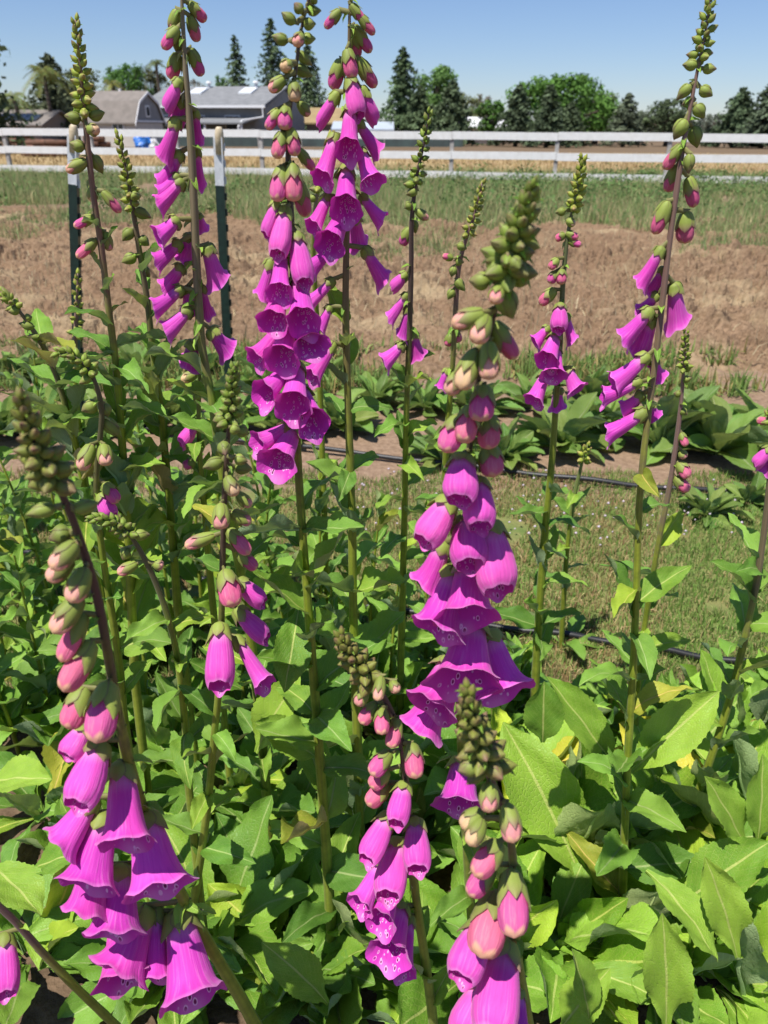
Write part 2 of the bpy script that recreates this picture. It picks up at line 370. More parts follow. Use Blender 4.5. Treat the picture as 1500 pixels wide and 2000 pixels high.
# leafy weed clumps nearer the fence, thicker on the right
P_ = []; C_ = []
for i in range(300):
    yy = 11.5+10.5*NR.random(); xx = (NR.random()*2-1)*.56*yy
    if NR.random() > (.35 if xx < 0 else .95)*(.4+.6*(yy > 15)): continue
    q = 150; rr = .25+.35*NR.random(); h = .16+.22*NR.random(); d = NR.normal(size=(q, 3))*np.array([rr*.5, rr*.5, h*.35])
    P_.append(np.array([xx, yy, h*.55])+d); C_.append(pal(q, [(.085, .17, .045), (.12, .21, .06), (.16, .24, .08)], .3))
P_ = np.concatenate(P_); C_ = np.concatenate(C_); P_[:, 2] = np.maximum(.02, P_[:, 2]); n = len(P_)
t1 = NR.normal(size=(n, 3)); t1 /= np.linalg.norm(t1, axis=1)[:, None]; t2 = np.cross(t1, NR.normal(size=(n, 3))); t2 /= np.linalg.norm(t2, axis=1)[:, None]
s_ = (.018+.03*NR.random(n))[:, None]; b_ = np.arange(n)*4
tag(add('leafy_weeds', mesh('leafy_weeds', np.stack([P_-t1*s_, P_+t2*s_*.4, P_+t1*s_, P_-t2*s_*.4], 1).reshape(-1, 3), np.stack([b_, b_+1, b_+2, b_+3], 1).tolist(), M_GRASS, smooth=False, col=np.repeat(C_, 4, 0))), 'dark leafy weed clumps growing in front of the white fence', kind='stuff')
# straw on the soil and the dry field behind the fence
n = 16000
y = 23.5+22*NR.random(n); x = (NR.random(n)*2-1)*(.60*y)
blades('dry_grass', np.stack([x, y, np.zeros(n)], 1), .07+.14*NR.random(n), .02+.02*NR.random(n), pal(n, [(.42, .31, .15), (.50, .38, .19), (.36, .25, .12)]), .8, 'dry straw coloured grass in the field behind the fence')
n = 5200
y = 4.0+5.5*NR.random(n); x = (NR.random(n)*2-1)*(.6*y+.3)
blades('straw_litter', np.stack([x, y, .035+.05*NR.random(n)], 1), .05+.07*NR.random(n), .004+.004*NR.random(n), pal(n, [(.46, .36, .2), (.40, .30, .17), (.5, .42, .26)]), 1.3, 'loose straw and dead stalks scattered over the tilled soil')
# feathery weeds at the near edge of the soil, behind the leafy row
n = 15000
y = 3.55+.75*NR.random(n); x = (NR.random(n)*2-1)*(.64*y); dn = fbm(x*2.4, y*3, 51, 3)
keep = (dn > .50) & (x > -3); x, y = x[keep], y[keep]; n = len(x)
blades('low_weeds', np.stack([x, y, .01+0*x], 1), .03+.12*NR.random(n), .006+.008*NR.random(n), pal(n, [(.15, .26, .06), (.20, .31, .08), (.26, .34, .10), (.34, .26, .10)]), 1.4, 'feathery low weeds along the near edge of the tilled soil')
# small pale clover heads in the grass
v = []; f = []; n = 0
for i in range(170):
    p = ground(rng.uniform(640, 1480), rng.gauss(1005, 32)); z = rng.uniform(.02, .045); r = rng.uniform(.0035, .0065)
    for q in ((0, 0, 1), (1, 0, 0), (0, 1, 0), (-1, 0, 0), (0, -1, 0), (0, 0, -1)):
        v.append((p.x+q[0]*r, p.y+q[1]*r, z+q[2]*r*.8))
    f += [(n, n+1, n+2), (n, n+2, n+3), (n, n+3, n+4), (n, n+4, n+1), (n+5, n+2, n+1), (n+5, n+3, n+2), (n+5, n+4, n+3), (n+5, n+1, n+4)]; n += 6
tag(add('clover_blossoms', mesh('clover_blossoms', v, f, simple('clover_petal', (.62, .52, .58), .7))), 'tiny pale clover blossoms dotted through the grass', kind='stuff')

# ------------------------------------------------------------------ fence, buildings and trees beyond the field
def fence():
    A, B = ground(-60, 340), ground(1560, 370)        # foot line, nearer on the right
    A = Vector((A.x, A.y, 0)); B = Vector((B.x, B.y, 0)); d = (B-A); Ln = d.length; d.normalize(); nrm = Vector((-d.y, d.x, 0))
    ang = math.atan2(d.y, d.x); root = empty('rail_fence', A, ang)
    tag(root, 'weathered white three rail board fence running across the field', 'fence')
    cuts = []
    for px in (-60, 20, 185, 350, 512, 692, 880, 1083, 1300, 1530):
        q = ray(px, 340); t = (A.x*q.y-A.y*q.x)/(d.y*q.x-d.x*q.y); cuts.append(max(0, t))
    for i, t in enumerate(cuts):
        MB().box(t-.045, t+.045, .015, .105, 0, 1.10+.02*rng.random()).build('post', M_POSTGREY, root)
    for z, h in ((.945, .168), (.525, .165), (.095, .155)):
        for a, b in zip(cuts, cuts[1:]):
            e = rng.uniform(-.012, .012); e2 = rng.uniform(-.012, .012)
            MB().raw([(a+.004, -.014, z+e), (b-.004, -.014, z+e2), (b-.004, .013, z+e2), (a+.004, .013, z+e), (a+.004, -.014, z+e+h), (b-.004, -.014, z+e2+h), (b-.004, .013, z+e2+h), (a+.004, .013, z+e+h)],
                     [(3, 2, 1, 0), (4, 5, 6, 7), (0, 1, 5, 4), (1, 2, 6, 5), (2, 3, 7, 6), (3, 0, 4, 7)]).build('rail', M_WHITE, root)
fence()
M_SHING = simple('grey_shingle', (.23, .235, .24), .9, scale=2.2, c2=(.16, .165, .17), bmp=.2)
M_SHINGB = simple('brown_shingle', (.235, .205, .18), .9, scale=2.2, c2=(.17, .15, .13), bmp=.2)
M_SIDING = simple('grey_siding', (.29, .29, .29), .8, scale=3)
M_CREAM = simple('cream_siding', (.62, .57, .50), .8, scale=3, var=.06)
M_TRIM = simple('white_trim', (.80, .80, .80), .6, var=.04)
M_GLASS = simple('dark_glass', (.03, .035, .04), .1)
M_SKYL = simple('skylight_glazing', (.75, .78, .80), .3, var=.03)
# grey ranch house
def house():
    p = at(512, 207, 62); H = p.z; root = empty('ranch_house', (p.x, p.y, 0), -R(15))
    tag(root, 'long grey house with shingled roof, skylights and a lean-to porch', 'house')
    Ln, D, RH = 9.8, 9.0, at(555, 172, 66.3).z
    MB().prism([(0, .5, 0), (0, D-.5, 0), (0, D-.5, H-.1), (0, D/2, RH-.16), (0, .5, H-.1)], (-Ln+.4, 0, 0)).build('wall', M_SIDING, root)
    th = .14
    rf = MB().prism([(.25, -.1, H-.06), (.25, D/2, RH), (.25, D/2, RH+th), (.25, -.14, H+th-.06)], (-Ln-.3, 0, 0)).build('roof', M_SHING, root)
    MB().prism([(.25, D+.1, H-.06), (.25, D/2+.004, RH), (.25, D/2+.004, RH+th-.004), (.25, D+.14, H+th-.06)], (-Ln-.3, 0, 0)).build('roof', M_SHING, root)
    sl = (RH-H+.06)/(D/2+.1)
    def on(x, y, dz): return (x, y, H-.06+th+sl*(y+.14)+dz)
    for x in (-2.9, -7.0):
        MB().raw([on(x, 2.4, .01), on(x+1.05, 2.4, .01), on(x+1.05, 3.7, .01), on(x, 3.7, .01), on(x, 2.4, .12), on(x+1.05, 2.4, .12), on(x+1.05, 3.7, .12), on(x, 3.7, .12)],
                 [(3, 2, 1, 0), (4, 5, 6, 7), (0, 1, 5, 4), (1, 2, 6, 5), (2, 3, 7, 6), (3, 0, 4, 7)]).build('skylight', M_SKYL, rf)
    for x in (-2.2, -6.1):
        MB().tube([(x, D/2-.3, RH-.1), (x, D/2-.3, RH+.34)], .13, 10).tube([(x, D/2-.3, RH+.34), (x, D/2-.3, RH+.48)], [.24, .20], 10).build('roof_vent', M_TRIM, rf)
    MB().box(-Ln, .3, -.24, -.145, H-.12, H+.06).build('gutter', M_TRIM, root)
    PH = at(500, 232, 61).z
    MB().prism([(-.6, -2.2, PH-.35), (-.6, .49, PH), (-.6, .49, PH+.1), (-.6, -2.2, PH-.25)], (-Ln+.6, 0, 0)).build('porch_roof', M_SHING, root)
    for x in (-.8, -3.6, -6.4, -9.2): MB().box(x-.07, x+.07, -2.1, -1.96, 0, PH-.34).build('porch_post', M_TRIM, root)
    MB().tube([(.1, -.2, H-.1), (.1, -.2, H-.7), (-.9, -1.6, PH-.1), (-.9, -2.3, PH-.5), (-.9, -2.3, .05)], .055, 6).build('downspout', M_TRIM, root)
    for x in (-2.6, -5.4, -8.2):
        w = MB().box(x-.6, x+.6, .44, .497, .95, 2.0).build('window', M_TRIM, root)
        MB().box(x-.52, x+.52, .42, .436, 1.03, 1.92).build('pane', M_GLASS, w)
house()
def shed():
    p = at(262, 240, 56); root = empty('gambrel_shed', (p.x, p.y, 0), -R(15))
    tag(root, 'gambrel roofed shed with brown shingles and grey gable beside the house', 'shed')
    E = p.z; RH = at(285, 180, 57.7).z; D, Ln = 3.7, 4.3; K = E+(RH-E)*.66; k = .72
    MB().prism([(0, .1, 0), (0, D-.1, 0), (0, D-.1, 1.5), (0, .1, 1.5)], (-Ln+.1, 0, 0)).build('wall', M_CREAM, root)
    MB().prism([(.02, .06, 1.5), (.02, D-.06, 1.5), (.02, D-.06, E), (.02, D-k, K-.06), (.02, D/2, RH-.08), (.02, k, K-.06), (.02, .06, E)], (-Ln+.1, 0, 0)).build('gable', M_SIDING, root)
    prof_ = [(-.12, E-.08), (k-.06, K), (D/2, RH), (D-k+.06, K), (D+.12, E-.08)]
    for (ya, za), (yb, zb) in zip(prof_, prof_[1:]):
        MB().prism([(.14, ya, za), (.14, yb, zb), (.14, yb, zb+.09), (.14, ya, za+.09)], (-Ln-.2, 0, 0)).build('roof', M_SHINGB, root)
        MB().prism([(.145, ya, za-.10), (.145, yb, zb-.10), (.145, yb, zb+.06), (.145, ya, za+.06)], (.05, 0, 0)).build('trim', M_TRIM, root)
    MB().box(.03, .10, 0, D, 1.46, 1.58).build('trim', M_TRIM, root)
    w = MB().box(.025, .09, D/2-.38, D/2+.12, E+.35, E+1.05).build('window', M_TRIM, root)
    MB().box(.092, .11, D/2-.29, D/2+.03, E+.44, E+.96).build('pane', M_GLASS, w)
    for x in (-1.25,):
        w = MB().box(x-.45, x+.45, .02, .098, .98, 1.42).build('window', M_TRIM, root)
        for q in (-.36, .04): MB().box(x+q, x+q+.32, .0, .018, 1.03, 1.37).build('pane', M_GLASS, w)
    MB().tube([(-1.9, D/2, RH), (-1.9, D/2, RH+.22)], .09, 8).build('roof_vent', M_TRIM, root)
shed()
def low_building(name, label, cat, px0, px1, py_e, py_r, Y, wall, roof, D=5, over=.3, rz=0):
    a, b = at(px0, py_e, Y), at(px1, py_e, Y); H = a.z; RH = at(px0, py_r, Y+D/2).z; Ln = b.x-a.x
    root = empty(name, (a.x, Y, 0), rz); tag(root, label, cat)
    MB().prism([(.1, .15, 0), (.1, D-.15, 0), (.1, D-.15, H), (.1, D/2, RH-.08), (.1, .15, H)], (Ln-.2, 0, 0)).build('wall', wall, root)
    MB().prism([(-over, -.3, H-.1), (-over, D/2, RH), (-over, D/2, RH+.12), (-over, -.3, H+.02)], (Ln+2*over, 0, 0)).build('roof', roof, root)
    MB().prism([(-over, D+.3, H-.1), (-over, D/2+.004, RH), (-over, D/2+.004, RH+.115), (-over, D+.3, H+.02)], (Ln+2*over, 0, 0)).build('roof', roof, root)
    return root, H, RH, Ln
M_TAN = simple('tan_metal_roof', (.36, .26, .12), .6, scale=1.5); M_STEEL = simple('steel_roof', (.50, .56, .63), .4, scale=1.5, var=.06)
M_BRWALL = simple('brown_board', (.30, .23, .17), .8)
low_building('low_shed', 'low shed with an ochre roof half hidden behind the middle flower spikes', 'shed', 596, 664, 240, 213, 72, M_BRWALL, M_TAN, 6)
low_building('carport', 'low pale blue steel roofed carport left of the tall conifer', 'carport', 655, 762, 252, 240, 66, M_BRWALL, M_STEEL, 5)
low_building('white_cottage', 'low cream building among the trees behind the middle of the fence', 'building', 905, 990, 248, 231, 78, M_CREAM, M_TRIM, 6)
lh, H, RH, Ln = low_building('solar_house', 'low roof with dark solar panels at the left edge', 'house', -90, 78, 243, 216, 74, M_BRWALL, M_SHINGB, 9)
for i in range(5):
    x = 1.3+i*1.12; s = (RH-H+.1)/4.8
    c = [(x, .7), (x+1.05, .7), (x+1.05, 2.6), (x, 2.6)]
    MB().raw([(a, b, H+.06+s*(b+.3)) for a, b in c]+[(a, b, H+.14+s*(b+.3)) for a, b in c], [(3, 2, 1, 0), (4, 5, 6, 7), (0, 1, 5, 4), (1, 2, 6, 5), (2, 3, 7, 6), (3, 0, 4, 7)]).build('solar_panel', M_GLASS, lh)
# yard clutter behind the fence
M_RUST = simple('rusty_wood', (.20, .095, .06), .9, scale=6, c2=(.08, .045, .03), bmp=.5)
def log_pile(label, px0, px1, Y, rows, r0):
    a, b = at(px0, 290, Y), at(px1, 290, Y); root = empty('log_pile', ((a.x+b.x)/2, Y, 0)); tag(root, label, 'log pile', 'log piles behind the fence')
    L_ = b.x-a.x
    for k in range(rows):
        for q in range(rows-k+1):
            r_ = r0*rng.uniform(.75, 1.15); y = (q-(rows-k)/2)*r0*2.05; e = rng.uniform(-.3, .3)
            MB().tube([(-L_/2+e, y, r0+k*r0*1.75), (0, y+rng.uniform(-.03, .03), r0+k*r0*1.75+.02), (L_/2+e*.6, y, r0+k*r0*1.75)], [r_, r_*.95, r_*.85], 9).build('log', M_RUST, root, True)
log_pile('rusty brown log pile low behind the fence at far left', 62, 140, 36, 3, .12)
log_pile('taller heap of brown logs right of the first white tipped post', 165, 205, 42, 4, .14)
log_pile('long low row of brown logs behind the left fence bays', 20, 70, 46, 3, .16)
def lump(name, label, cat, px, py, w, h, Y, m):
    p = at(px, py, Y); s = px_m(p); root = None; v = []; f = []; nu, nv = 14, 8; r = random.Random(int(px))
    for j in range(nv+1):
        for i in range(nu):
            a = 2*math.pi*i/nu; b = math.pi/2*j/nv; k = 1+.18*math.sin(3*a+j)+r.uniform(-.08, .08)
            v.append((math.cos(a)*math.cos(b)*w*s/2*k, math.sin(a)*math.cos(b)*w*s/2*k, math.sin(b)**.8*h*s*(1+.12*math.sin(4*a))))
    for j in range(nv):
        for i in range(nu): f.append((j*nu+i, j*nu+(i+1) % nu, (j+1)*nu+(i+1) % nu, (j+1)*nu+i))
    tag(add(name, mesh(name, v, f, m, smooth=False), None, (p.x, Y, 0)), label, cat)
lump('tarp_bundle', 'bright blue tarp bundle on the ground before the shed', 'tarp', 281, 290, 36, 27, 50, simple('blue_tarp', (.02, .16, .55), .4, scale=4))
lump('white_sack', 'slumped white sack beside the blue tarp', 'sack', 301, 290, 22, 18, 50, simple('white_sack', (.62, .62, .62), .6, scale=4))
def shade_fence():
    a, b = at(330, 285, 53), at(905, 285, 58); d = b-a; root = empty('shade_cloth_fence', (a.x, a.y, 0), math.atan2(d.y, d.x))
    tag(root, 'dark green shade cloth fence seen between the white rails', 'fence'); Ln = d.xy.length
    m1 = simple('shade_cloth', (.10, .145, .13), .9, scale=1.2, c2=(.07, .085, .08))
    n = 7
    for i in range(n):
        MB().box(i*Ln/n+.05, (i+1)*Ln/n-.05, -.01, .01, .1, .92).build('cloth_panel', m1, root)
        MB().tube([(i*Ln/n, 0, 0), (i*Ln/n, 0, 1.0)], .04, 6).build('post', M_POSTGREY, root)
shade_fence()

# trees: foliage as many small faces, one mesh per crown
def crown(pts, nrm, size, cols):
    n = len(pts); a = NR.normal(size=(n, 3)); t1 = np.cross(nrm, a); t1 /= np.linalg.norm(t1, axis=1)[:, None]+1e-9; t2 = np.cross(nrm, t1)
    s = (size*(.6+.8*NR.random(n)))[:, None]; e = .55
    v = np.stack([pts-t1*s, pts+t2*s*e, pts+t1*s, pts-t2*s*e], 1).reshape(-1, 3); b = np.arange(n)*4
    return v, np.stack([b, b+1, b+2, b+3], 1).tolist(), np.repeat(cols, 4, 0)
def tree_base(px, Y, label, name, group):
    p = at(px, 285, Y); root = empty(name, (p.x, Y, 0)); tag(root, label, 'tree', group); return root
def conifer(px, ytop, wpx, Y, label, col=(.045, .075, .035), n=4600, seed=0, name='conifer_tree'):
    root = tree_base(px, Y, label, name, 'trees behind the field'); r = np.random.default_rng(seed+900)
    top = at(px, ytop, Y).z; rad = wpx/2*px_m(at(px, 250, Y)); low = .35
    MB().tube([(0, 0, 0), (0, 0, top*.5), (0, 0, top*.97)], [rad*.09+.05, rad*.05+.03, .015], 8).build('trunk', M_BARK, root, True)
    nb = int(46+top*5); P = []; Nn = []; C = []; tb = MB()
    for i in range(nb):
        s = (i+r.random()*.8)/nb; z = low+(top-low)*s; a = i*2.4+r.random()*.8
        ln = rad*1.18*((1-s)**.72)*(.72+.45*r.random())+.10; q = max(10, int(n/nb*(.35+1.3*(1-s)))); t = r.random(q)**.7
        wob = .17*ln
        x = np.cos(a)*ln*t+r.normal(size=q)*wob*(.5+.5*t); y = np.sin(a)*ln*t+r.normal(size=q)*wob*(.5+.5*t)
        zz = z+.22*ln*t-.42*ln*t*t+r.normal(size=q)*.07*ln
        P.append(np.stack([x, y, np.maximum(.15, zz)], 1)); nn = r.normal(size=(q, 3))*.6+np.array([np.cos(a)*.4, np.sin(a)*.4, .7]); Nn.append(nn/np.linalg.norm(nn, axis=1)[:, None])
        C.append((np.array(col)*1.8+np.array([.022, .024, .006]))*(.55+.8*r.random())*(.85+.4*r.random((q, 1))))  # foliage colour lightened to stand in for distance haze
        tb.tube([(0, 0, z), (math.cos(a)*ln*.75, math.sin(a)*ln*.75, z+.22*ln*.75-.42*ln*.56)], [.02+.01*ln, .006], 4, False)
    tb.build('branches', M_BARK, root)
    v, f, c = crown(np.concatenate(P), np.concatenate(Nn), np.full(len(np.concatenate(P)), .085+.042*rad), np.concatenate(C))
    add('crown', mesh('crown', v, f, M_CROWN, smooth=False, col=c), root)
def broadleaf(px, ytop, wpx, Y, label, col=(.065, .13, .03), n=7000, seed=0, name='broadleaf_tree', low=.18, droop=0):
    root = tree_base(px, Y, label, name, 'trees behind the field'); r = np.random.default_rng(seed+1900)
    top = at(px, ytop, Y).z; rad = wpx/2*px_m(at(px, 250, Y)); z0 = top*low
    K = 64; tb = MB(); MB().tube([(0, 0, 0), (.05*rad, 0, top*.35), (0, .03*rad, top*.6)], [.10*rad+.05, .07*rad+.03, .03*rad+.02], 8).build('trunk', M_BARK, root, True)
    P = []; Nn = []; C = []
    for i in range(K):
        u = r.random(); a = r.random()*6.283; h = z0+(top-z0)*(.12+.80*u); env = math.sqrt(max(.05, 1-((u-.38)/.68)**2))*rad
        rr = env*math.sqrt(r.random())*(.8+.25*r.random()); c0 = np.array([math.cos(a)*rr, math.sin(a)*rr, h]); cr = rad*(.13+.17*r.random())*(1-.2*u)
        cr = min(cr, max(.2, top-h)*1.05)
        q = n//K; d = r.normal(size=(q, 3)); d /= np.linalg.norm(d, axis=1)[:, None]; rr_ = cr*(.25+1.0*r.random(q)**.8)[:, None]
        pts = c0+d*rr_*np.array([1, 1, .85]); pts[:, 2] -= droop*r.random(q)*cr
        pts[:, 2] = np.maximum(.2, pts[:, 2]); P.append(pts); nn = d+r.normal(size=(q, 3))*.5+np.array([0, 0, .4]); Nn.append(nn/np.linalg.norm(nn, axis=1)[:, None])
        C.append((np.array(col)*1.3+np.array([.02, .02, .008]))*(.6+.8*r.random())*(.85+.4*r.random((q, 1))))  # crown colour raised and greyed, painting haze onto the leaves
        tb.tube([(0, 0, top*.25), (c0[0]*.5, c0[1]*.5, top*.25+(h-top*.25)*.6), tuple(c0)], [.035*rad+.02, .02*rad+.01, .01], 5, False)
    tb.build('branches', M_BARK, root)
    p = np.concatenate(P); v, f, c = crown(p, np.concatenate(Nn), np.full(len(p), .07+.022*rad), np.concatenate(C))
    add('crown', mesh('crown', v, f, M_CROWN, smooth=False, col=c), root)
def palm(px, ytop, wpx, Y, label, col, seed=0):
    root = tree_base(px, Y, label, 'palm_tree', 'palms behind the shed'); r = random.Random(seed+70); top = at(px, ytop, Y).z; R_ = wpx/2*px_m(at(px, 200, Y)); hz = top-.45*R_
    MB().tube([(0, 0, 0), (.08, 0, hz*.5), (0, 0, hz)], [.22, .17, .15], 9).build('trunk', M_BARK, root, True)
    for i in range(20):
        a = i*2.39996; e = r.uniform(-.2, 1.2); ln = R_*r.uniform(.85, 1.15); v = []; f = []; c = []; pr = []
        for k in range(9):
            t = k/8; ra = ln*(t*math.cos(e)*.9+.12*t); z = hz+ln*(math.sin(e)*t*.9-.75*t*t); pr.append(Vector((math.cos(a)*ra, math.sin(a)*ra, z)))
        sx = Vector((-math.sin(a), math.cos(a), 0))
        for k in range(8):
            for q in range(3):
                p = pr[k].lerp(pr[k+1], q/3)
                for s in (-1, 1):
                    n = len(v); l = ln*.30*(1-abs(k/8-.4)); tipp = p+sx*s*l*.75+Vector((math.cos(a), math.sin(a), -1.0))*l*.5
                    v += [p, p+(pr[k+1]-pr[k])*.22, tipp]; f.append((n, n+1, n+2)); cc = [x*r.uniform(.8, 1.2) for x in col]; c += [cc]*3
        add('frond', mesh('frond', v, f, M_CROWN, smooth=False, col=c), root)
G = 'trees'
conifer(-46, -250, 150, 40, 'tall dark conifer cut off by the left edge', (.035, .055, .03), 7000, 1)
conifer(472, 68, 66, 92, 'slim conifer standing behind the house roof', (.045, .07, .035), 4200, 2)
conifer(540, 36, 84, 95, 'tall conifer behind the right end of the house', (.045, .07, .035), 5000, 3)
conifer(606, 86, 90, 90, 'broad conifer right of the house behind the tallest spike', (.05, .075, .04), 4600, 4)
conifer(785, 92, 92, 70, 'tallest conifer in the middle behind the fence', (.042, .068, .032), 5200, 5)
conifer(880, 158, 92, 67, 'rounded dark conifer right of the tallest middle one', (.05, .072, .04), 4600, 6)
conifer(818, 168, 70, 66, 'short dark conifer between the tallest one and the airy green tree', (.045, .068, .035), 3800, 61)
broadleaf(842, 122, 112, 78, 'airy light green tree behind the middle conifers', (.075, .15, .035), 5200, 7)
broadleaf(900, 175, 90, 100, 'yellowish hedge of trees behind the cream building', (.15, .17, .07), 3600, 8)
broadleaf(935, 180, 60, 112, 'brownish distant tree left of the big green crown', (.14, .12, .085), 3000, 9)
broadleaf(955, 194, 66, 70, 'small bright green tree before the cream building', (.055, .13, .022), 3000, 10)
broadleaf(1085, 144, 196, 74, 'large rounded bright green tree right of the middle', (.06, .14, .022), 9500, 11, low=.08)
broadleaf(1160, 178, 110, 80, 'olive green tree on the right flank of the large crown', (.085, .12, .05), 4600, 12, low=.08)
conifer(1006, 166, 76, 66, 'dark conifer at the left flank of the large green tree', (.045, .065, .038), 4200, 13)
conifer(1066, 166, 70, 63, 'narrow dark conifer before the large green tree', (.042, .062, .036), 4200, 14)
conifer(1108, 200, 64, 64, 'low dark conifer under the large green tree', (.045, .065, .036), 3600, 15)
conifer(1216, 182, 70, 68, 'thin grey green conifer in the gap right of the large tree', (.06, .075, .05), 3600, 16)
broadleaf(1300, 192, 100, 72, 'dark olive tree behind the right flower spike', (.05, .075, .035), 4400, 17)
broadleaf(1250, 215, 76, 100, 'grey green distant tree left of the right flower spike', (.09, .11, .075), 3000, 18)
conifer(1432, 172, 96, 68, 'dark conifer near the right edge', (.042, .065, .036), 4800, 19)
conifer(1486, 158, 100, 66, 'tall dark conifer cut off by the right edge', (.05, .07, .045), 5000, 20)
broadleaf(1380, 222, 90, 100, 'distant hazy tree between the right spike and the right conifers', (.10, .115, .09), 3000, 21)  # haze is put into the grey crown colour
conifer(122, 106, 130, 82, 'broad dark tree behind the first bud spike on the left', (.05, .06, .035), 5200, 22)
broadleaf(190, 128, 120, 96, 'olive tree behind the brown shed roof', (.09, .11, .04), 4200, 23)
broadleaf(262, 118, 110, 92, 'bright green tree behind the gambrel shed', (.05, .12, .022), 5200, 24)
broadleaf(310, 128, 80, 100, 'dull brown green tree between shed and house', (.08, .085, .04), 3800, 25)
broadleaf(440, 142, 46, 100, 'small light green tree left of the slim conifer', (.07, .15, .045), 2600, 26)
broadleaf(20, 180, 70, 98, 'grey green tree above the solar roof', (.07, .10, .06), 3400, 27)
broadleaf(70, 196, 80, 84, 'light green bush right of the solar roof', (.08, .14, .035), 3400, 28)
broadleaf(575, 150, 80, 110, 'dim green tree between the two tall conifers', (.07, .09, .05), 2800, 29)
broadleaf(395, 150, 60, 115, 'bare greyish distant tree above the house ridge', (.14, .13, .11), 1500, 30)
palm(108, 112, 110, 78, 'feathery yellow green palm behind the first bud spike', (.17, .19, .05), 1)
palm(45, 168, 78, 76, 'small pale palm near the left edge', (.22, .25, .09), 2)
palm(235, 148, 62, 90, 'yellow fronded palm behind the brown shed roof', (.24, .24, .06), 3)
palm(322, 108, 60, 98, 'thin palm top showing above the house left end', (.13, .16, .06), 4)
for i, (px, py, w, Yd) in enumerate(((1195, 236, 150, 150), (1340, 238, 170, 150), (700, 232, 120, 150), (950, 226, 120, 150))):
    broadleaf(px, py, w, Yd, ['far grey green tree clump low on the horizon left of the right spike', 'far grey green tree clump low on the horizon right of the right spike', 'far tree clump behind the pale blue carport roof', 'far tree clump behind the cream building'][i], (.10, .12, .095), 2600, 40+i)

# steel posts of the plot, irrigation hoses
def tpost(label, top, low, Y):
    a, b = at(*top, Y), at(*low, Y); d = (a-b).normalized(); foot = a-d*(a.z/d.z); root = empty('steel_post', foot); tag(root, label, 'post', 'steel posts at the plot edge')
    h = (a-foot).length; q = d.to_track_quat('Z', 'Y').to_matrix().to_4x4(); W = .0135
    def sec(z0, z1, k=1.0): return [[(-W*k, -.004, z0), (W*k, -.004, z0), (W*k, .0, z0), (.003, .0, z0), (.003, .03*k, z0), (-.003, .03*k, z0), (-.003, .0, z0), (-W*k, .0, z0)], (0, 0, z1-z0)]
    wt = h-.19; tr = lambda o: setattr(o, 'matrix_local', q)
    tr(MB().prism(*sec(0, wt)).build('shaft', M_TPOST, root))
    tip = MB().prism(*sec(wt, h-.03, 1.01)).build('white_tip', M_TWHITE, root); tr(tip)
    for i in range(int(h/.055)):
        z = .1+i*.055
        if z < h-.05: tr(MB().box(-.006, .006, -.010, -.0045, z-.012, z+.012).build('stud', M_TPOST if z < wt else M_TWHITE, root))
    tr(MB().tube([(0, .008, h-.085), (0, .008, h-.02), (0, .008, h-.004), (0, .008, h+.004)], [.0155, .0155, .0135, .008], 12).build('cap', M_TCAP, root, True))
tpost('green steel post with white tip and cream cap at the left', (148, 246), (161, 850), 2.95)
tpost('black steel post with white tip standing behind the left bell spike', (432, 250), (449, 640), 3.05)
def hose(label, pts, rad):
    c = curve([tuple(ground(*p, z=rad+.012)) for p in pts], 8); c = [Vector((p[0], p[1], max(rad, p[2]+.004*math.sin(i*.9)))) for i, p in enumerate(c)]
    tag(MB().tube(c, rad, 8).build('drip_hose', M_BLACK, None, True), label, 'hose', 'black drip hoses')
hose('black drip hose lying across the mown grass', [(-150, 1052), (0, 1072), (300, 1115), (600, 1162), (955, 1220), (1180, 1250), (1400, 1286), (1620, 1316)], .0085)
hose('thin black drip hose along the leafy row behind the grass', [(-150, 790), (0, 806), (350, 845), (690, 884), (1000, 920), (1250, 948), (1500, 967), (1650, 980)], .010)

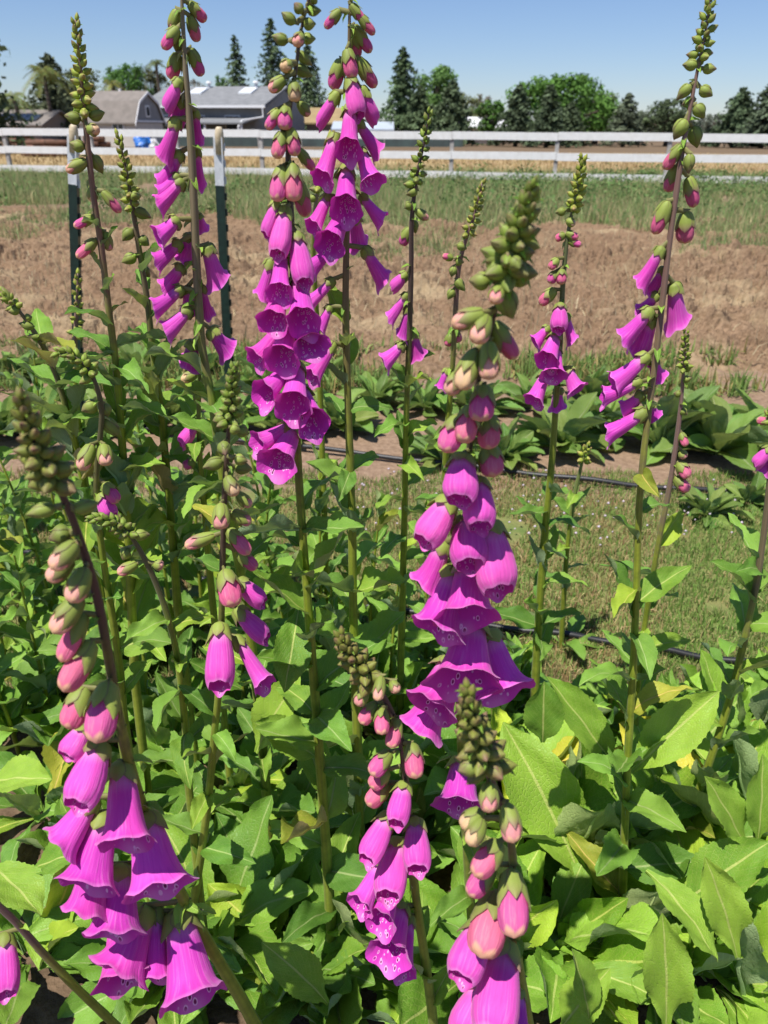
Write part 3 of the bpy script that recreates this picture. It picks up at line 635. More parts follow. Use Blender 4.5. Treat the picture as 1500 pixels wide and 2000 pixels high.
# ------------------------------------------------------------------ leaves
def leaf_mesh(name, m, seed, wid=.42, arch=.25, fold=.22, wave=.05, petiole=.18, teeth=True, twist=.0, belly=.45):
    r = random.Random(seed); nv, nu = 34, 8; v = []; uv = []; f = []
    ph = r.random()*6.3; ph2 = r.random()*6.3
    side = r.uniform(-.10, .10)
    for j in range(nv+1):
        t = j/nv
        if t < petiole: w = .022+.028*(t/petiole)
        else:
            s = (t-petiole)/(1-petiole)
            w = .05*(1-s)+wid*.5*(math.sin(math.pi*min(1, s**(math.log(.5)/math.log(belly))))**.82)
            if s > .985: w = .004
        for i in range(nu+1):
            u = i/nu*2-1; ww = w
            if abs(u) > .99 and t > petiole and teeth: ww = w*(1+(.032 if j % 2 else -.02))+r.uniform(-.004, .004)
            x = u*ww; e = abs(u)
            z = fold*ww*e**1.4*1.6+wave*e*e*math.sin(t*13+ph+(1.7 if u > 0 else 0))*min(1, 4*ww/wid)+.012*math.sin(7*u+t*17+ph2)*min(1, 3*ww/wid)+.010*math.sin((t*11-abs(u)*2.2)*6.283)*e*(1-e*.5)*min(1, 3*ww/wid)
            yy = t; zz = z
            th = arch*1.6*t*t
            a = twist*t*t
            x, zz = x*math.cos(a)-zz*math.sin(a), x*math.sin(a)+zz*math.cos(a)
            # bend the blade over along its length
            ky = math.sin(arch*2.2*t)/(arch*2.2) if abs(arch) > 1e-3 else t
            kz = -(1-math.cos(arch*2.2*t))/(arch*2.2) if abs(arch) > 1e-3 else 0
            n_a = -arch*2.2*t
            v.append((x+side*t*t, ky-zz*math.sin(n_a), kz+zz*math.cos(n_a))); uv.append(((i/nu-.5)*(.35+.65*min(1, w/(wid*.5)))+.5, t))
    for j in range(nv):
        for i in range(nu):
            a = j*(nu+1)+i; f.append((a, a+1, a+nu+2, a+nu+1))
    # raised midrib and stalk below the blade
    k = len(v); rib = []
    for j in range(0, nv-2, 3):
        c = Vector(v[j*(nu+1)+nu//2]); rr = .020*(1-j/nv)+.004
        for q in range(4):
            a = math.pi*q/3; v.append((c.x+math.cos(a)*rr, c.y, c.z-math.sin(a)*rr*1.1-.001)); uv.append((.5, j/nv))
        rib.append(k); k += 4
    for a, b in zip(rib, rib[1:]):
        for q in range(3): f.append((a+q, b+q, b+q+1, a+q+1))
    return mesh(name, v, f, m, uv)
LEAF = [leaf_mesh('basal_leaf', M_LEAF, i, wid=rng.uniform(.24, .35), arch=rng.uniform(-.12, .5)+.003, fold=rng.uniform(.10, .5), wave=rng.uniform(.02, .06), petiole=rng.uniform(.20, .36), twist=rng.uniform(-.6, .6), belly=rng.uniform(.45, .58)) for i in range(16)]
CAUL = [leaf_mesh('stem_leaf', M_LEAF, 50+i, wid=rng.uniform(.28, .40), arch=rng.uniform(-.1, .6)+.003, fold=rng.uniform(.15, .55), wave=rng.uniform(.03, .08), petiole=.05, twist=rng.uniform(-.5, .5), belly=rng.uniform(.34, .46)) for i in range(14)]
ROW = [leaf_mesh('row_leaf', M_SMOOTH, 80+i, wid=rng.uniform(.26, .36), arch=rng.uniform(.1, .55), fold=rng.uniform(.15, .4), wave=.02, petiole=.12, teeth=False, twist=rng.uniform(-.4, .4), belly=rng.uniform(.5, .6)) for i in range(7)]
BRACT = leaf_mesh('bract', M_LEAF, 99, wid=.34, arch=.4, fold=.4, wave=.01, petiole=.02, teeth=False, belly=.32)
def frame(d, up=Vector((0, 0, 1)), roll=0):
    y = d.normalized(); x = y.cross(up)
    if x.length < 1e-3: x = Vector((1, 0, 0))
    x.normalize(); z = x.cross(y)
    if roll: x, z = x*math.cos(roll)+z*math.sin(roll), z*math.cos(roll)-x*math.sin(roll)
    return x, y, z
def leaf(parent, base, d, length, me, width=1.0, roll=0, name='leaf', color=(1, 1, 1), up=Vector((0, 0, 1))):
    x, y, z = frame(d, up, roll); p = base-parent.location
    M = Matrix(((x.x*length*width, y.x*length, z.x*length, p.x), (x.y*length*width, y.y*length, z.y*length, p.y), (x.z*length*width, y.z*length, z.z*length, p.z), (0, 0, 0, 1)))
    return add(name, me, parent, mat=M, color=color)
def tint(r, dark=0):
    q = r.random()
    if q < .03: return (1.75, 1.05, .9)
    if q < .08: return (1.5, 1.22, .8)
    if q < .30: return (1.22, 1.12, .9)
    k = r.uniform(.8, 1.1); return (k*r.uniform(.88, 1.0), k, k*r.uniform(.85, 1.1))
def rosette(parent, c, n, l0, l1, r, e0=15, e1=62, meshes=LEAF, names='leaf', a0=0, a1=360, avoid=None, warm=(1, 1, 1)):
    for i in range(n):
        a = R(a0+(a1-a0)*((i*.381966) % 1)+r.uniform(-14, 14)); e = R(r.uniform(e0, e1)); l = r.uniform(l0, l1)
        d = Vector((math.cos(a)*math.cos(e), math.sin(a)*math.cos(e), math.sin(e)))
        if avoid and avoid(c+d*l): continue
        leaf(parent, c+Vector((math.cos(a), math.sin(a), 0))*.012+Vector((0, 0, .012)), d, l, r.choice(meshes), r.uniform(.85, 1.15), r.gauss(0, .45), names, tuple(p*q for p, q in zip(tint(r) if meshes is not ROW else (r.uniform(.85, 1.15), r.uniform(.92, 1.1), 1), warm)))

# ------------------------------------------------------------------ bells, buds, calyces: unit meshes along +Z, mouth radius 1
PROF = {'o': [(0, .20), (.06, .34), (.18, .42), (.38, .50), (.58, .57), (.76, .66), (.87, .74), (.94, .85), (1, 1.0)],
        'h': [(0, .30), (.08, .55), (.25, .72), (.50, .92), (.72, 1.0), (.86, .98), (.94, .88), (1, .74)],
        'p': [(0, .30), (.10, .58), (.30, .84), (.55, 1.0), (.74, .98), (.88, .82), (.96, .55), (1, .06)],
        'g': [(0, .25), (.08, .55), (.22, .86), (.40, 1.0), (.58, .92), (.75, .68), (.90, .36), (1, .05)]}
PROF['y'] = PROF['p']
def prof(k, t):
    P = PROF[k]
    for (a, ra), (b, rb) in zip(P, P[1:]):
        if t <= b:
            s = (t-a)/(b-a); return ra+(rb-ra)*s
    return P[-1][1]
def lobes(th):                           # rim shape: long lower lip at 270 deg, two shallow upper lobes, two side lobes
    return sum(a*math.exp(-((math.atan2(math.sin(th-R(c)), math.cos(th-R(c))))/R(w))**2) for c, a, w in ((270, 1.0, 34), (195, .5, 26), (345, .5, 26), (120, .30, 24), (60, .30, 24)))
def bell_mesh(k, seed):
    r = random.Random(seed); nu, nv = 36, 16; v = []; uv = []; f = []; ph = [r.random()*6.3 for _ in range(6)]
    bend = r.uniform(-.12, .12); bx = r.uniform(-.16, .16); sq = r.uniform(-.10, .10); lo = r.uniform(-.25, .25); cr = r.uniform(.5, 1.6)
    for j in range(nv+1):
        t = j/nv; t = t**.85
        for i in range(nu+1):
            th = 2*math.pi*i/nu; rad = prof(k, t); z = t; lb = lobes(th+lo)
            if k == 'o':
                q = max(0, (t-.72)/.28)
                rad *= 1+q*q*(.16*lb-.06)+q*.035*math.sin(5*th+ph[0])+.012*math.sin(11*th+ph[1])*q+r.uniform(-.008, .008)*q
                z += q*(.16*(lb-.35)-.10*math.sin(th))+q*q*.02*math.sin(7*th+ph[2])
                rad *= 1+.03*cr*math.sin(5*th+ph[3])*t+.012*math.sin(9*th+ph[4])*t+.014*math.sin(t*9+2*th+ph[5])
            elif k == 'h':
                q = max(0, (t-.70)/.30); rad *= 1-.10*q*(1-lb); z += q*(.13*(lb-.3)-.06*math.sin(th)); rad *= 1+.025*math.sin(5*th+ph[3])*t
            else:
                q = max(0, (t-.6)/.4); rad *= 1+.05*math.cos(5*th+1.57)*q*(1-q)*4
            flat = 1-.10*math.sin(th)**2
            x = math.cos(th)*rad*(1+sq*t)+bx*t*t; y = math.sin(th)*rad*flat*(1-sq*t)+bend*t-.16*math.sin(math.pi*t)*(.0 if k in 'py' else .25)
            v.append((x, y, z)); uv.append((i/nu, t))
    for j in range(nv):
        for i in range(nu):
            a = j*(nu+1)+i; f.append((a, a+1, a+nu+2, a+nu+1))
    return mesh('bell_'+k, v, f, M_YOUNG if k in 'py' else M_BELL, uv)
def sepals_mesh(k, reach, seed, flare=.06):
    r = random.Random(seed); v = []; uv = []; f = []; ns, nt = 4, 7
    for s in range(5):
        c = 2*math.pi*(s+.25)/5; b = len(v); w0 = .56 if s != 1 else .40; rc = reach*r.uniform(.88, 1.08)*(1 if s != 1 else .8)
        for j in range(nt+1):
            t = j/nt; hw = w0*(1-(max(0, t-.5)/.5)**1.8)*(.8+.4*math.sin(math.pi*min(1, t*1.05)))*1.3+.01
            for i in range(ns+1):
                q = i/ns*2-1; th = c+q*hw; zz = rc*t
                rad = prof('g' if k == 'g' else k, min(1, zz))*(1.05+.06*(1-q*q))+.05*(1-t)+flare*t*t*(1+.6*s % 2)+(.06 if s % 2 else 0)+.03*r.random()
                if t == 0: rad = .14
                v.append((math.cos(th)*rad, math.sin(th)*rad, zz-.03)); uv.append((i/ns, t))
        for j in range(nt):
            for i in range(ns):
                a = b+j*(ns+1)+i; f.append((a, a+1, a+ns+2, a+ns+1))
    return mesh('calyx', v, f, M_CALYX, uv)
BELL = {k: [bell_mesh(k, 200+7*i) for i in range(9 if k == 'o' else 4)] for k in 'ohpy'}
CAL = {'o': [sepals_mesh('o', .30, i) for i in (1, 2)], 'h': [sepals_mesh('h', .37, i) for i in (3, 4)], 'p': [sepals_mesh('p', .64, i, .03) for i in (5, 6)],
       'y': [sepals_mesh('y', .98, i, .02) for i in (7, 8)], 'g': [sepals_mesh('g', 1.05, i, .0) for i in (9, 10, 11)]}
def core():                              # the body of a green bud, its sepals overlap outside it
    nu, nv = 10, 8; v = []; uv = []; f = []
    for j in range(nv+1):
        for i in range(nu+1):
            th = 2*math.pi*i/nu; t = j/nv; rr = prof('g', t)*(1+.05*math.cos(5*th)); v.append((math.cos(th)*rr, math.sin(th)*rr, t)); uv.append((i/nu, t))
    for j in range(nv):
        for i in range(nu):
            a = j*(nu+1)+i; f.append((a, a+1, a+nu+2, a+nu+1))
    return mesh('green_bud', v, f, M_CALYX, uv)
CORE = core()
STALK = mesh('flower_stalk', *(lambda m: (m.v, m.f))(MB().tube([(0, 0, 0), (.10, 0, .45), (.06, 0, .8), (0, 0, 1)], [1, .9, .9, 1.15], 6)), M_CALYX, smooth=True)

PINKS = {'o': [(.73, .062, .54), (.66, .050, .50), (.77, .080, .56), (.72, .058, .47)], 'h': [(.82, .105, .50), (.78, .09, .52), (.76, .08, .50)],
         'p': [(.76, .14, .30), (.72, .12, .36), (.78, .17, .30)], 'y': [(.84, .42, .33), (.80, .56, .30), (.84, .34, .33)]}
def flower(P, parent, x0, y0, x1, y1, w, k, face=0, r=rng, hue=None):
    Yb = P['Y'](y0); p0 = at(x0, y0, Yb)
    fw = (ray(x0, y0)).normalized(); s = px_m(p0)
    lp = math.hypot(x1-x0, y1-y0)*s
    fa = R(face); L3 = max(lp/max(.35, math.cos(fa)), w*s*.9)
    # offset from the stem along the line of sight: flowers turned to us hang in front of it
    p0 = p0+fw*(-.010 if face > 5 else (.010 if face < -8 else 0))
    q = at(x1, y1, Yb); a = (q-at(x0, y0, Yb)); a = a-fw*a.dot(fw); a.normalize()
    d = (a*math.cos(fa)-fw*math.sin(fa)).normalized()
    x, y, z = frame(d, Vector((0, 0, 1)))          # y = axis, z = upward side
    tw = r.uniform(-.25, .25); xx, zz = x*math.cos(tw)+z*math.sin(tw), z*math.cos(tw)-x*math.sin(tw)
    rad = w*s/2*(1.08 if k in 'oh' else 1.0); pl = p0-parent.location
    M = Matrix(((xx.x*rad, zz.x*rad, d.x*L3, pl.x), (xx.y*rad, zz.y*rad, d.y*L3, pl.y), (xx.z*rad, zz.z*rad, d.z*L3, pl.z), (0, 0, 0, 1)))
    # keep a right-handed frame so the outside of the petal faces outwards
    if M.to_3x3().determinant() < 0: M = M @ Matrix.Scale(-1, 4, (1, 0, 0))
    if k == 'g': o = add('flower_bud', CORE, parent, mat=M, color=(.9, .95, .85)); g = r.uniform(.75, 1.1); add('calyx', r.choice(CAL['g']), o, color=(g, g, g))
    else:
        c = hue or r.choice(PINKS[k]); j = r.uniform(.90, 1.08)
        o = add('bell_flower' if k in 'oh' else 'flower_bud', r.choice(BELL[k]), parent, mat=M, color=tuple(min(.95, q*j) for q in c))
        g = r.uniform(.8, 1.12); add('calyx', r.choice(CAL[k]), o, color=(g, g, g))
    # stalk back to the stem
    sp = P['near'](y0); gap = p0-sp
    if .002 < gap.length < .14:
        xs, ys, zs = frame(gap, Vector((0, 0, 1))); rr = .0016+.02*rad
        lz = gap.length; l0 = sp-parent.location
        Ms = Matrix(((zs.x*rr*1.6, xs.x*rr, ys.x*lz, l0.x), (zs.y*rr*1.6, xs.y*rr, ys.y*lz, l0.y), (zs.z*rr*1.6, xs.z*rr, ys.z*lz, l0.z), (0, 0, 0, 1)))
        s_ = add('flower_stalk', STALK, parent, mat=Ms)
    # the bract that stands under each flower stalk
    if r.random() < .8:
        side = 1 if x1 >= x0 else -1
        bd = Vector((side*r.uniform(-.2, 1), -r.uniform(-.3, .8), r.uniform(-.5, .5)))
        leaf(parent, sp, bd, (10+.38*w+6*r.random())*s, BRACT, 1, r.uniform(-.6, .6), 'bract', (1.45, 1.35, 1.3))

ROOTS = []
def build_plant(label, pts, Yt, Yb, flowers='', tip=None, rad=(3, 6.5), top_col=(.16, .075, .07), leaves=None, basal=None, seed=0, dface=0, group='foxglove plants'):
    """pts: stem in photo pixels from tip to foot; Yt, Yb: distance of tip and foot; flowers: rows of numbers"""
    r = random.Random(seed+500)
    sm = curve(pts, 5); y_lo, y_hi = pts[0][1], pts[-1][1]
    arc = [0]
    for a, b in zip(sm, sm[1:]): arc.append(arc[-1]+float(np.hypot(*(b-a))))
    A = arc[-1]
    Ys = [Yt+(Yb-Yt)*(s/A)**1.15 for s in arc]
    W = [at(p[0], p[1], q) for p, q in zip(sm, Ys)]
    foot = W[-1].copy()
    if foot.z > .01:                       # carry the stem down to the soil
        n_ = 4; d = (W[-1]-W[-2]).normalized()
        g = Vector((foot.x+d.x*.15, foot.y+max(-.02, d.y*.1), 0))
        for i in range(1, n_+1):
            t = i/n_; W.append(foot.lerp(g, t)); arc.append(arc[-1]+(g-foot).length/px_m(foot)/n_)
    else:
        while len(W) > 2 and W[-2].z < 0: W.pop(); arc.pop()
        a, b = W[-2], W[-1]; t = a.z/(a.z-b.z) if b.z < 0 else 1; W[-1] = a.lerp(b, t)
    root = empty('foxglove', W[-1]); tag(root, label, 'foxglove', group); ROOTS.append(root)
    ys = [p[1] for p in sm]
    def Yof(py):
        i = int(np.argmin([abs(q-py) for q in ys])); return Ys[i]
    def near(py):
        i = int(np.argmin([abs(q-py-(-6)) for q in ys])); return W[i]
    P = {'Y': Yof, 'near': near}
    # stem tube, slightly ridged, thin at the tip
    m = len(W); v = []; uv = []; f = []; ref = Vector((1, 0, 0)); nn = 9
    for i, p in enumerate(W):
        t = (W[min(i+1, m-1)]-W[max(i-1, 0)]).normalized(); ref = (ref-t*ref.dot(t)).normalized(); b = t.cross(ref)
        s = min(1, arc[i]/A); rr = (rad[0]*(.35+.65*min(1, s*5))+(rad[1]-rad[0])*s)*depth(p)/F*(.95+.1*r.random())
        for k in range(nn+1):
            a = 2*math.pi*k/nn; v.append(p-root.location+(ref*math.cos(a)+b*math.sin(a))*rr); uv.append((k/nn, s))
    for i in range(m-1):
        for k in range(nn):
            a = i*(nn+1)+k; f.append((a, a+nn+1, a+nn+2, a+1))
    k = len(v); v.append(W[0]-root.location); uv.append((0, 0)); f += [(k, q, q+1) for q in range(nn)]
    add('stem', mesh('stem', v, f, M_STEM, uv), root, color=top_col)
    for row in flowers.strip().split('\n') if flowers.strip() else []:
        for cell in row.split(';'):
            q = cell.split()
            if len(q) >= 6:
                flower(P, root, *[float(t) for t in q[:5]], q[5], (float(q[6]) if len(q) > 6 else 0)+(dface if q[5] == 'o' else 0), r)
    # crowded green buds at the tip, growing away from it
    if tip:
        y1, cnt, s0, s1, colr = tip; colr = tuple(q*1.25 for q in colr)      # length in pixels along the stem, number, bud sizes in pixels
        for i in range(cnt):
            s = (i+.3)/cnt; target = y1*s**.9; j = int(np.searchsorted(arc, target)); j = min(max(j, 1), m-1)
            q = (target-arc[j-1])/max(1e-6, arc[j]-arc[j-1]); p = W[j-1].lerp(W[j], q)
            t = (W[j-1]-W[j]).normalized(); o1 = t.orthogonal().normalized(); o2 = t.cross(o1)
            a = i*2.39996+seed; out = o1*math.cos(a)+o2*math.sin(a)
            d = (out*(.30+1.0*s)+t*(1.15-1.15*s)+Vector((0, 0, -.10*s))).normalized(); sz = (s0+(s1-s0)*s)*px_m(p)*r.uniform(.88, 1.12)
            x, y, z = frame(d); w2 = sz*(.24+.06*s); pl = p+out*(rad[0]*.7*px_m(p))-root.location
            M = Matrix(((x.x*w2, z.x*w2, d.x*sz, pl.x), (x.y*w2, z.y*w2, d.y*sz, pl.y), (x.z*w2, z.z*w2, d.z*sz, pl.z), (0, 0, 0, 1)))
            if M.to_3x3().determinant() < 0: M = M @ Matrix.Scale(-1, 4, (1, 0, 0))
            o = add('flower_bud', CORE, root, mat=M, color=colr); g = r.uniform(.8, 1.15)
            add('calyx', r.choice(CAL['g']), o, color=tuple(min(1.6, c*g) for c in colr))
            bd = (out*(.8+.5*s)+t*(.9-1.1*s)).normalized()
            leaf(root, p, bd, sz*r.uniform(.8, 1.15), BRACT, .8, r.uniform(-.5, .5), 'bract', tuple(c*1.2 for c in colr))
    # leaves up the stem
    if leaves:
        for (ya, yb, cnt, l0, l1) in leaves:
            cnt = int(cnt*1.9); l0, l1 = min(l0, .075), l1*.72
            for i in range(cnt):
                s = (i+.5)/cnt; py = ya+(yb-ya)*s+r.uniform(-8, 8); j = int(np.argmin([abs(q-py) for q in ys])); p = W[j]
                a = i*2.39996+seed*1.3+r.uniform(-.4, .4); e = R(r.uniform(8, 70))
                d = Vector((math.cos(a)*math.cos(e), math.sin(a)*math.cos(e), math.sin(e))); ln = (l0+(l1-l0)*s)*r.uniform(.85, 1.15)
                leaf(root, p, d, ln, r.choice(CAUL), r.uniform(.8, 1.1), r.gauss(0, .4), 'leaf', tint(r))
    if basal:
        cnt, l0, l1, e0, e1 = basal[:5]
        rosette(root, Vector((W[-1].x, W[-1].y, 0)), cnt, l0, l1, r, e0, e1, a0=basal[5] if len(basal) > 5 else 0, a1=basal[6] if len(basal) > 6 else 360)
    return root

# ------------------------------------------------------------------ the leafy row behind the grass, then the flowering plants
rr_ = random.Random(3)
spots = [(870, 905, .22), (985, 900, .20), (1090, 880, .30), (1180, 850, .26), (1290, 880, .34), (1400, 890, .36), (1490, 860, .30), (1380, 1010, .15), (1460, 985, .13),
         (560, 850, .24), (660, 840, .24), (735, 790, .22), (450, 840, .24), (330, 830, .26), (210, 845, .26), (90, 830, .26), (10, 850, .26), (640, 745, .20), (520, 760, .22),
         (400, 745, .22), (270, 735, .22), (140, 745, .22), (30, 740, .22), (830, 800, .22), (930, 810, .22), (1040, 800, .22), (1150, 785, .2)]
wh = ['just right of the middle spike foot', 'left of the pink spike at the right', 'wide clump below the pink spike at the right', 'behind the right tall spike', 'large clump right of the right tall spike',
      'largest clump at the right of the leafy row', 'clump cut by the right edge', 'small pale clump in front of the hose at right', 'small clump at the hose near the right edge',
      'below the tallest bell spike', 'right of the tallest bell spike', 'before the bare soil left of the middle', 'behind the dark bud tip left of the middle', 'behind the left bell spike',
      'behind the left bud spikes', 'behind the leaning stem at left', 'at the left edge of the near row', 'far clump beside the second bell spike', 'far clump under the tallest bell spike',
      'far clump under the left bell spike', 'far clump between the left stems', 'far clump beside the green steel post', 'far clump at the left edge', 'far clump behind the thin dark spike',
      'far clump behind the front middle spike', 'far clump left of the pink spike at the right', 'far clump left of the right tall spike']
for i, ((px, py, l), wtxt) in enumerate(zip(spots, wh)):
    c = ground(px, py); c.z = .0; root = empty('leafy_rosette', c)
    tag(root, 'broad leaved green plant, '+wtxt, 'plant', 'leafy plants of the row behind the grass')
    rosette(root, c, 27, l*.5, l*.95, rr_, 10, 78, meshes=ROW)

FOX = 'foxglove plants in the front bed'
build_plant('tall foxglove with the densest column of open purple bells, left of the middle',
    [(606, -60), (602, 0), (588, 60), (577, 140), (565, 220), (563, 320), (568, 420), (572, 520), (577, 640), (580, 760), (581, 880), (588, 1000), (603, 1200), (622, 1450), (640, 1700), (650, 1890)], .74, .745, '''
590 24 577 8 18 g 20; 607 8 612 -10 20 g -10; 600 22 628 20 17 g -10; 576 46 553 26 19 g 10; 592 48 617 46 20 g 0; 562 82 532 70 20 g 0; 590 76 617 75 19 g -10; 588 68 580 84 22 y 50
580 102 608 126 18 g -10; 576 132 610 148 20 g -10; 565 122 555 134 23 y 50; 556 152 527 177 23 y 10; 573 158 577 192 24 y 25; 582 198 603 224 20 y -15; 545 214 522 250 23 p 10; 558 208 556 248 28 p 22
553 258 540 305 29 p 18; 567 250 577 299 27 p 12; 580 290 612 330 21 p -18; 551 326 540 388 34 p 20; 571 320 575 386 34 p 20; 580 350 597 420 33 p -22; 541 393 518 455 28 h 12; 558 405 544 490 38 h 24
579 455 592 546 40 h 24; 550 488 546 568 50 o 34; 530 508 508 582 46 o -4; 553 556 533 627 58 o 36; 583 540 591 622 68 o 38; 562 635 552 700 70 o 38; 548 640 500 702 54 o 12; 588 622 608 675 62 o 45
566 715 512 770 60 o 32; 580 712 575 792 70 o 40; 588 758 613 822 64 o 42; 568 832 502 868 54 o 14; 574 838 545 902 70 o 40''',
    None, (5, 10.5), (.075, .045, .035), [(960, 1820, 13, .07, .17)], (9, .15, .24, 8, 55), 1, group=FOX)
build_plant('foxglove with wide open bells right behind the densest column',
    [(684, -60), (683, 0), (681, 150), (679, 300), (677, 450), (675, 600), (680, 800), (687, 1000), (690, 1200), (698, 1450), (706, 1720)], .86, .885, '''
665 20 635 52 21 p 0; 685 8 711 42 20 p 0; 700 28 729 64 20 p -5; 690 50 722 98 25 p -10; 688 55 698 106 23 p -20; 678 95 687 146 28 p 14; 667 116 650 170 30 p -10; 697 114 732 167 28 p -10
684 150 698 217 35 h 20; 660 180 624 241 28 h -8; 703 170 732 232 32 h -12; 683 208 682 282 54 o 36; 697 235 738 297 42 o -5; 655 263 630 342 50 o 20; 703 293 726 352 50 o 22; 678 328 672 402 64 o 38
641 382 612 440 44 o 20; 705 380 746 432 40 o 5; 671 412 646 472 62 o 38; 692 418 700 472 48 o -28; 645 488 606 522 44 o 0; 711 484 751 546 46 o -12; 652 545 602 592 38 o -5; 652 670 608 736 44 o 10; 645 598 622 642 34 o 0''',
    None, (5, 10), (.17, .12, .055), [(620, 1000, 5, .05, .085), (1000, 1650, 9, .08, .16)], (8, .14, .22, 10, 55), 2, group=FOX)
build_plant('foxglove turned away with bells hanging left, beside the black steel post',
    [(352, -60), (355, 0), (362, 130), (372, 260), (379, 400), (385, 540), (395, 680), (414, 780), (428, 880), (442, 970), (468, 1110), (490, 1250), (505, 1380), (518, 1520), (528, 1660)], .90, .94, '''
368 5 399 36 23 p -10; 346 18 336 58 22 y -10; 370 30 384 74 24 p -15; 348 54 318 94 26 p 0; 350 76 345 100 20 g -20; 371 95 391 142 26 p -15; 348 104 334 152 28 p -10; 352 154 324 212 30 h 0; 355 190 345 240 30 h -20
346 232 318 304 46 o -8; 382 215 385 268 30 o -25; 353 296 316 360 48 o -10; 385 288 388 352 28 o -30; 350 342 313 380 40 o -5; 357 352 308 402 50 o 0; 348 428 306 462 54 o 8; 353 472 303 514 48 o 0; 368 458 360 502 38 o -25
388 418 396 444 28 o -28; 403 478 427 545 54 o -20; 356 518 322 566 50 o -10; 357 562 298 602 46 o 0; 366 560 370 602 38 o -28; 395 558 403 610 30 o -28; 372 602 320 648 50 o 0; 376 668 374 706 54 o -35; 410 642 446 684 54 o -22''',
    None, (7, 10), (.21, .17, .095), [(720, 960, 5, .08, .12), (960, 1600, 11, .10, .16)], (7, .14, .2, 10, 50), 3, group=FOX)
build_plant('nearest middle foxglove, green tip above cream buds and a long cascade of bells',
    [(1040, 362), (1030, 400), (1010, 455), (985, 545), (958, 640), (938, 720), (925, 800), (915, 900), (908, 1020), (902, 1150), (898, 1300), (900, 1450), (908, 1600), (918, 1750), (928, 1900)], .46, .72, '''
982 502 946 510 30 g 0; 1010 470 1056 484 28 g -10; 1000 508 1014 524 26 g 45; 1000 540 1036 552 30 g -15; 957 550 916 548 32 g 0; 975 558 966 588 28 y 45; 980 565 1002 622 40 g -5; 948 612 884 632 36 y 8; 950 615 930 666 38 y 30
962 630 1010 702 40 p -15; 928 685 900 756 40 y 26; 955 668 957 738 38 y 22; 905 725 875 768 34 y 12; 945 753 940 820 46 p 18; 920 793 905 862 44 p 20; 895 813 870 882 44 p 10; 955 808 958 878 44 p -5; 955 868 965 932 46 p 5
905 888 895 974 62 h 20; 930 933 938 1026 62 h 18; 880 973 828 1056 60 h 8; 910 1008 918 1100 66 h 24; 955 1018 975 1150 74 h 10; 868 1058 825 1146 78 o -4; 915 1092 922 1202 112 o 26; 890 1108 848 1230 112 o 14
920 1212 915 1328 130 o 28; 948 1232 986 1352 116 o 12; 885 1288 850 1362 112 o 18; 865 1328 822 1430 100 o -4; 905 1478 900 1556 100 o 20; 910 1300 930 1380 90 o 8''',
    (190, 36, 28, 58, (.68, .76, .60)), (5, 9.5), (.085, .05, .04), [(1620, 1850, 3, .09, .15)], (7, .16, .22, 5, 35), 4, dface=-12, group=FOX)
build_plant('big leaning foxglove in the lower left corner with a heavy skirt of bells',
    [(38, 775), (62, 850), (95, 920), (130, 985), (165, 1080), (193, 1180), (215, 1300), (236, 1420), (264, 1530), (303, 1640), (350, 1740), (405, 1840), (470, 1950), (540, 2080)], .39, .56, '''
108 992 55 1004 27 g 0; 145 996 190 982 27 g 0; 138 1040 98 1052 37 g -10; 150 1060 104 1108 38 y 8; 142 1090 96 1132 36 y 0; 168 1108 140 1174 40 y 8; 160 1163 107 1232 42 y 4; 165 1198 120 1288 40 p -5
180 1252 128 1342 50 p 6; 213 1332 190 1442 58 p 12; 167 1343 134 1418 50 p -5; 168 1418 134 1472 48 h 0; 197 1448 155 1558 66 h 8; 236 1488 246 1640 102 o 10; 182 1556 122 1640 92 o 0
207 1586 175 1716 108 o 6; 282 1586 306 1730 124 o 10; 192 1648 165 1772 98 o 0; 237 1688 225 1812 120 o 8; 232 1778 246 1898 98 o 18; 282 1768 236 1882 118 o 6; 302 1768 302 1898 78 o 0; 347 1778 378 1932 124 o 10''',
    (190, 36, 28, 52, (.74, .68, .62)), (7, 13), (.075, .035, .035), None, (3, .12, .16, 5, 20), 5, dface=-13, group=FOX)
build_plant('short foxglove at bottom middle with white lipped spotted bells',
    [(664, 1240), (680, 1275), (712, 1312), (742, 1348), (768, 1400), (784, 1450), (792, 1530), (801, 1640), (812, 1750), (825, 1840), (838, 1930), (846, 2000), (856, 2110)], .50, .60, '''
745 1320 738 1366 22 y 18; 765 1330 776 1352 20 y 18; 715 1343 698 1378 26 y 0; 735 1373 704 1412 28 p 0; 746 1383 745 1432 28 p 18; 777 1403 765 1458 28 p 8; 804 1452 812 1516 36 p 12; 762 1468 725 1512 35 p 4
757 1503 725 1538 33 p -5; 757 1528 719 1572 37 p 0; 790 1528 775 1602 44 h 15; 762 1588 718 1672 46 h 8; 812 1598 813 1688 48 h 16; 777 1638 760 1738 56 h 20; 748 1678 706 1762 60 o 5; 772 1718 745 1792 66 o 22
786 1768 760 1852 76 o 26; 800 1788 784 1882 56 o 8''',
    (105, 34, 22, 38, (.70, .62, .54)), (5.5, 10.5), (.10, .045, .045), [(1820, 1990, 2, .06, .09)], (4, .12, .17, 5, 25), 6, group=FOX)
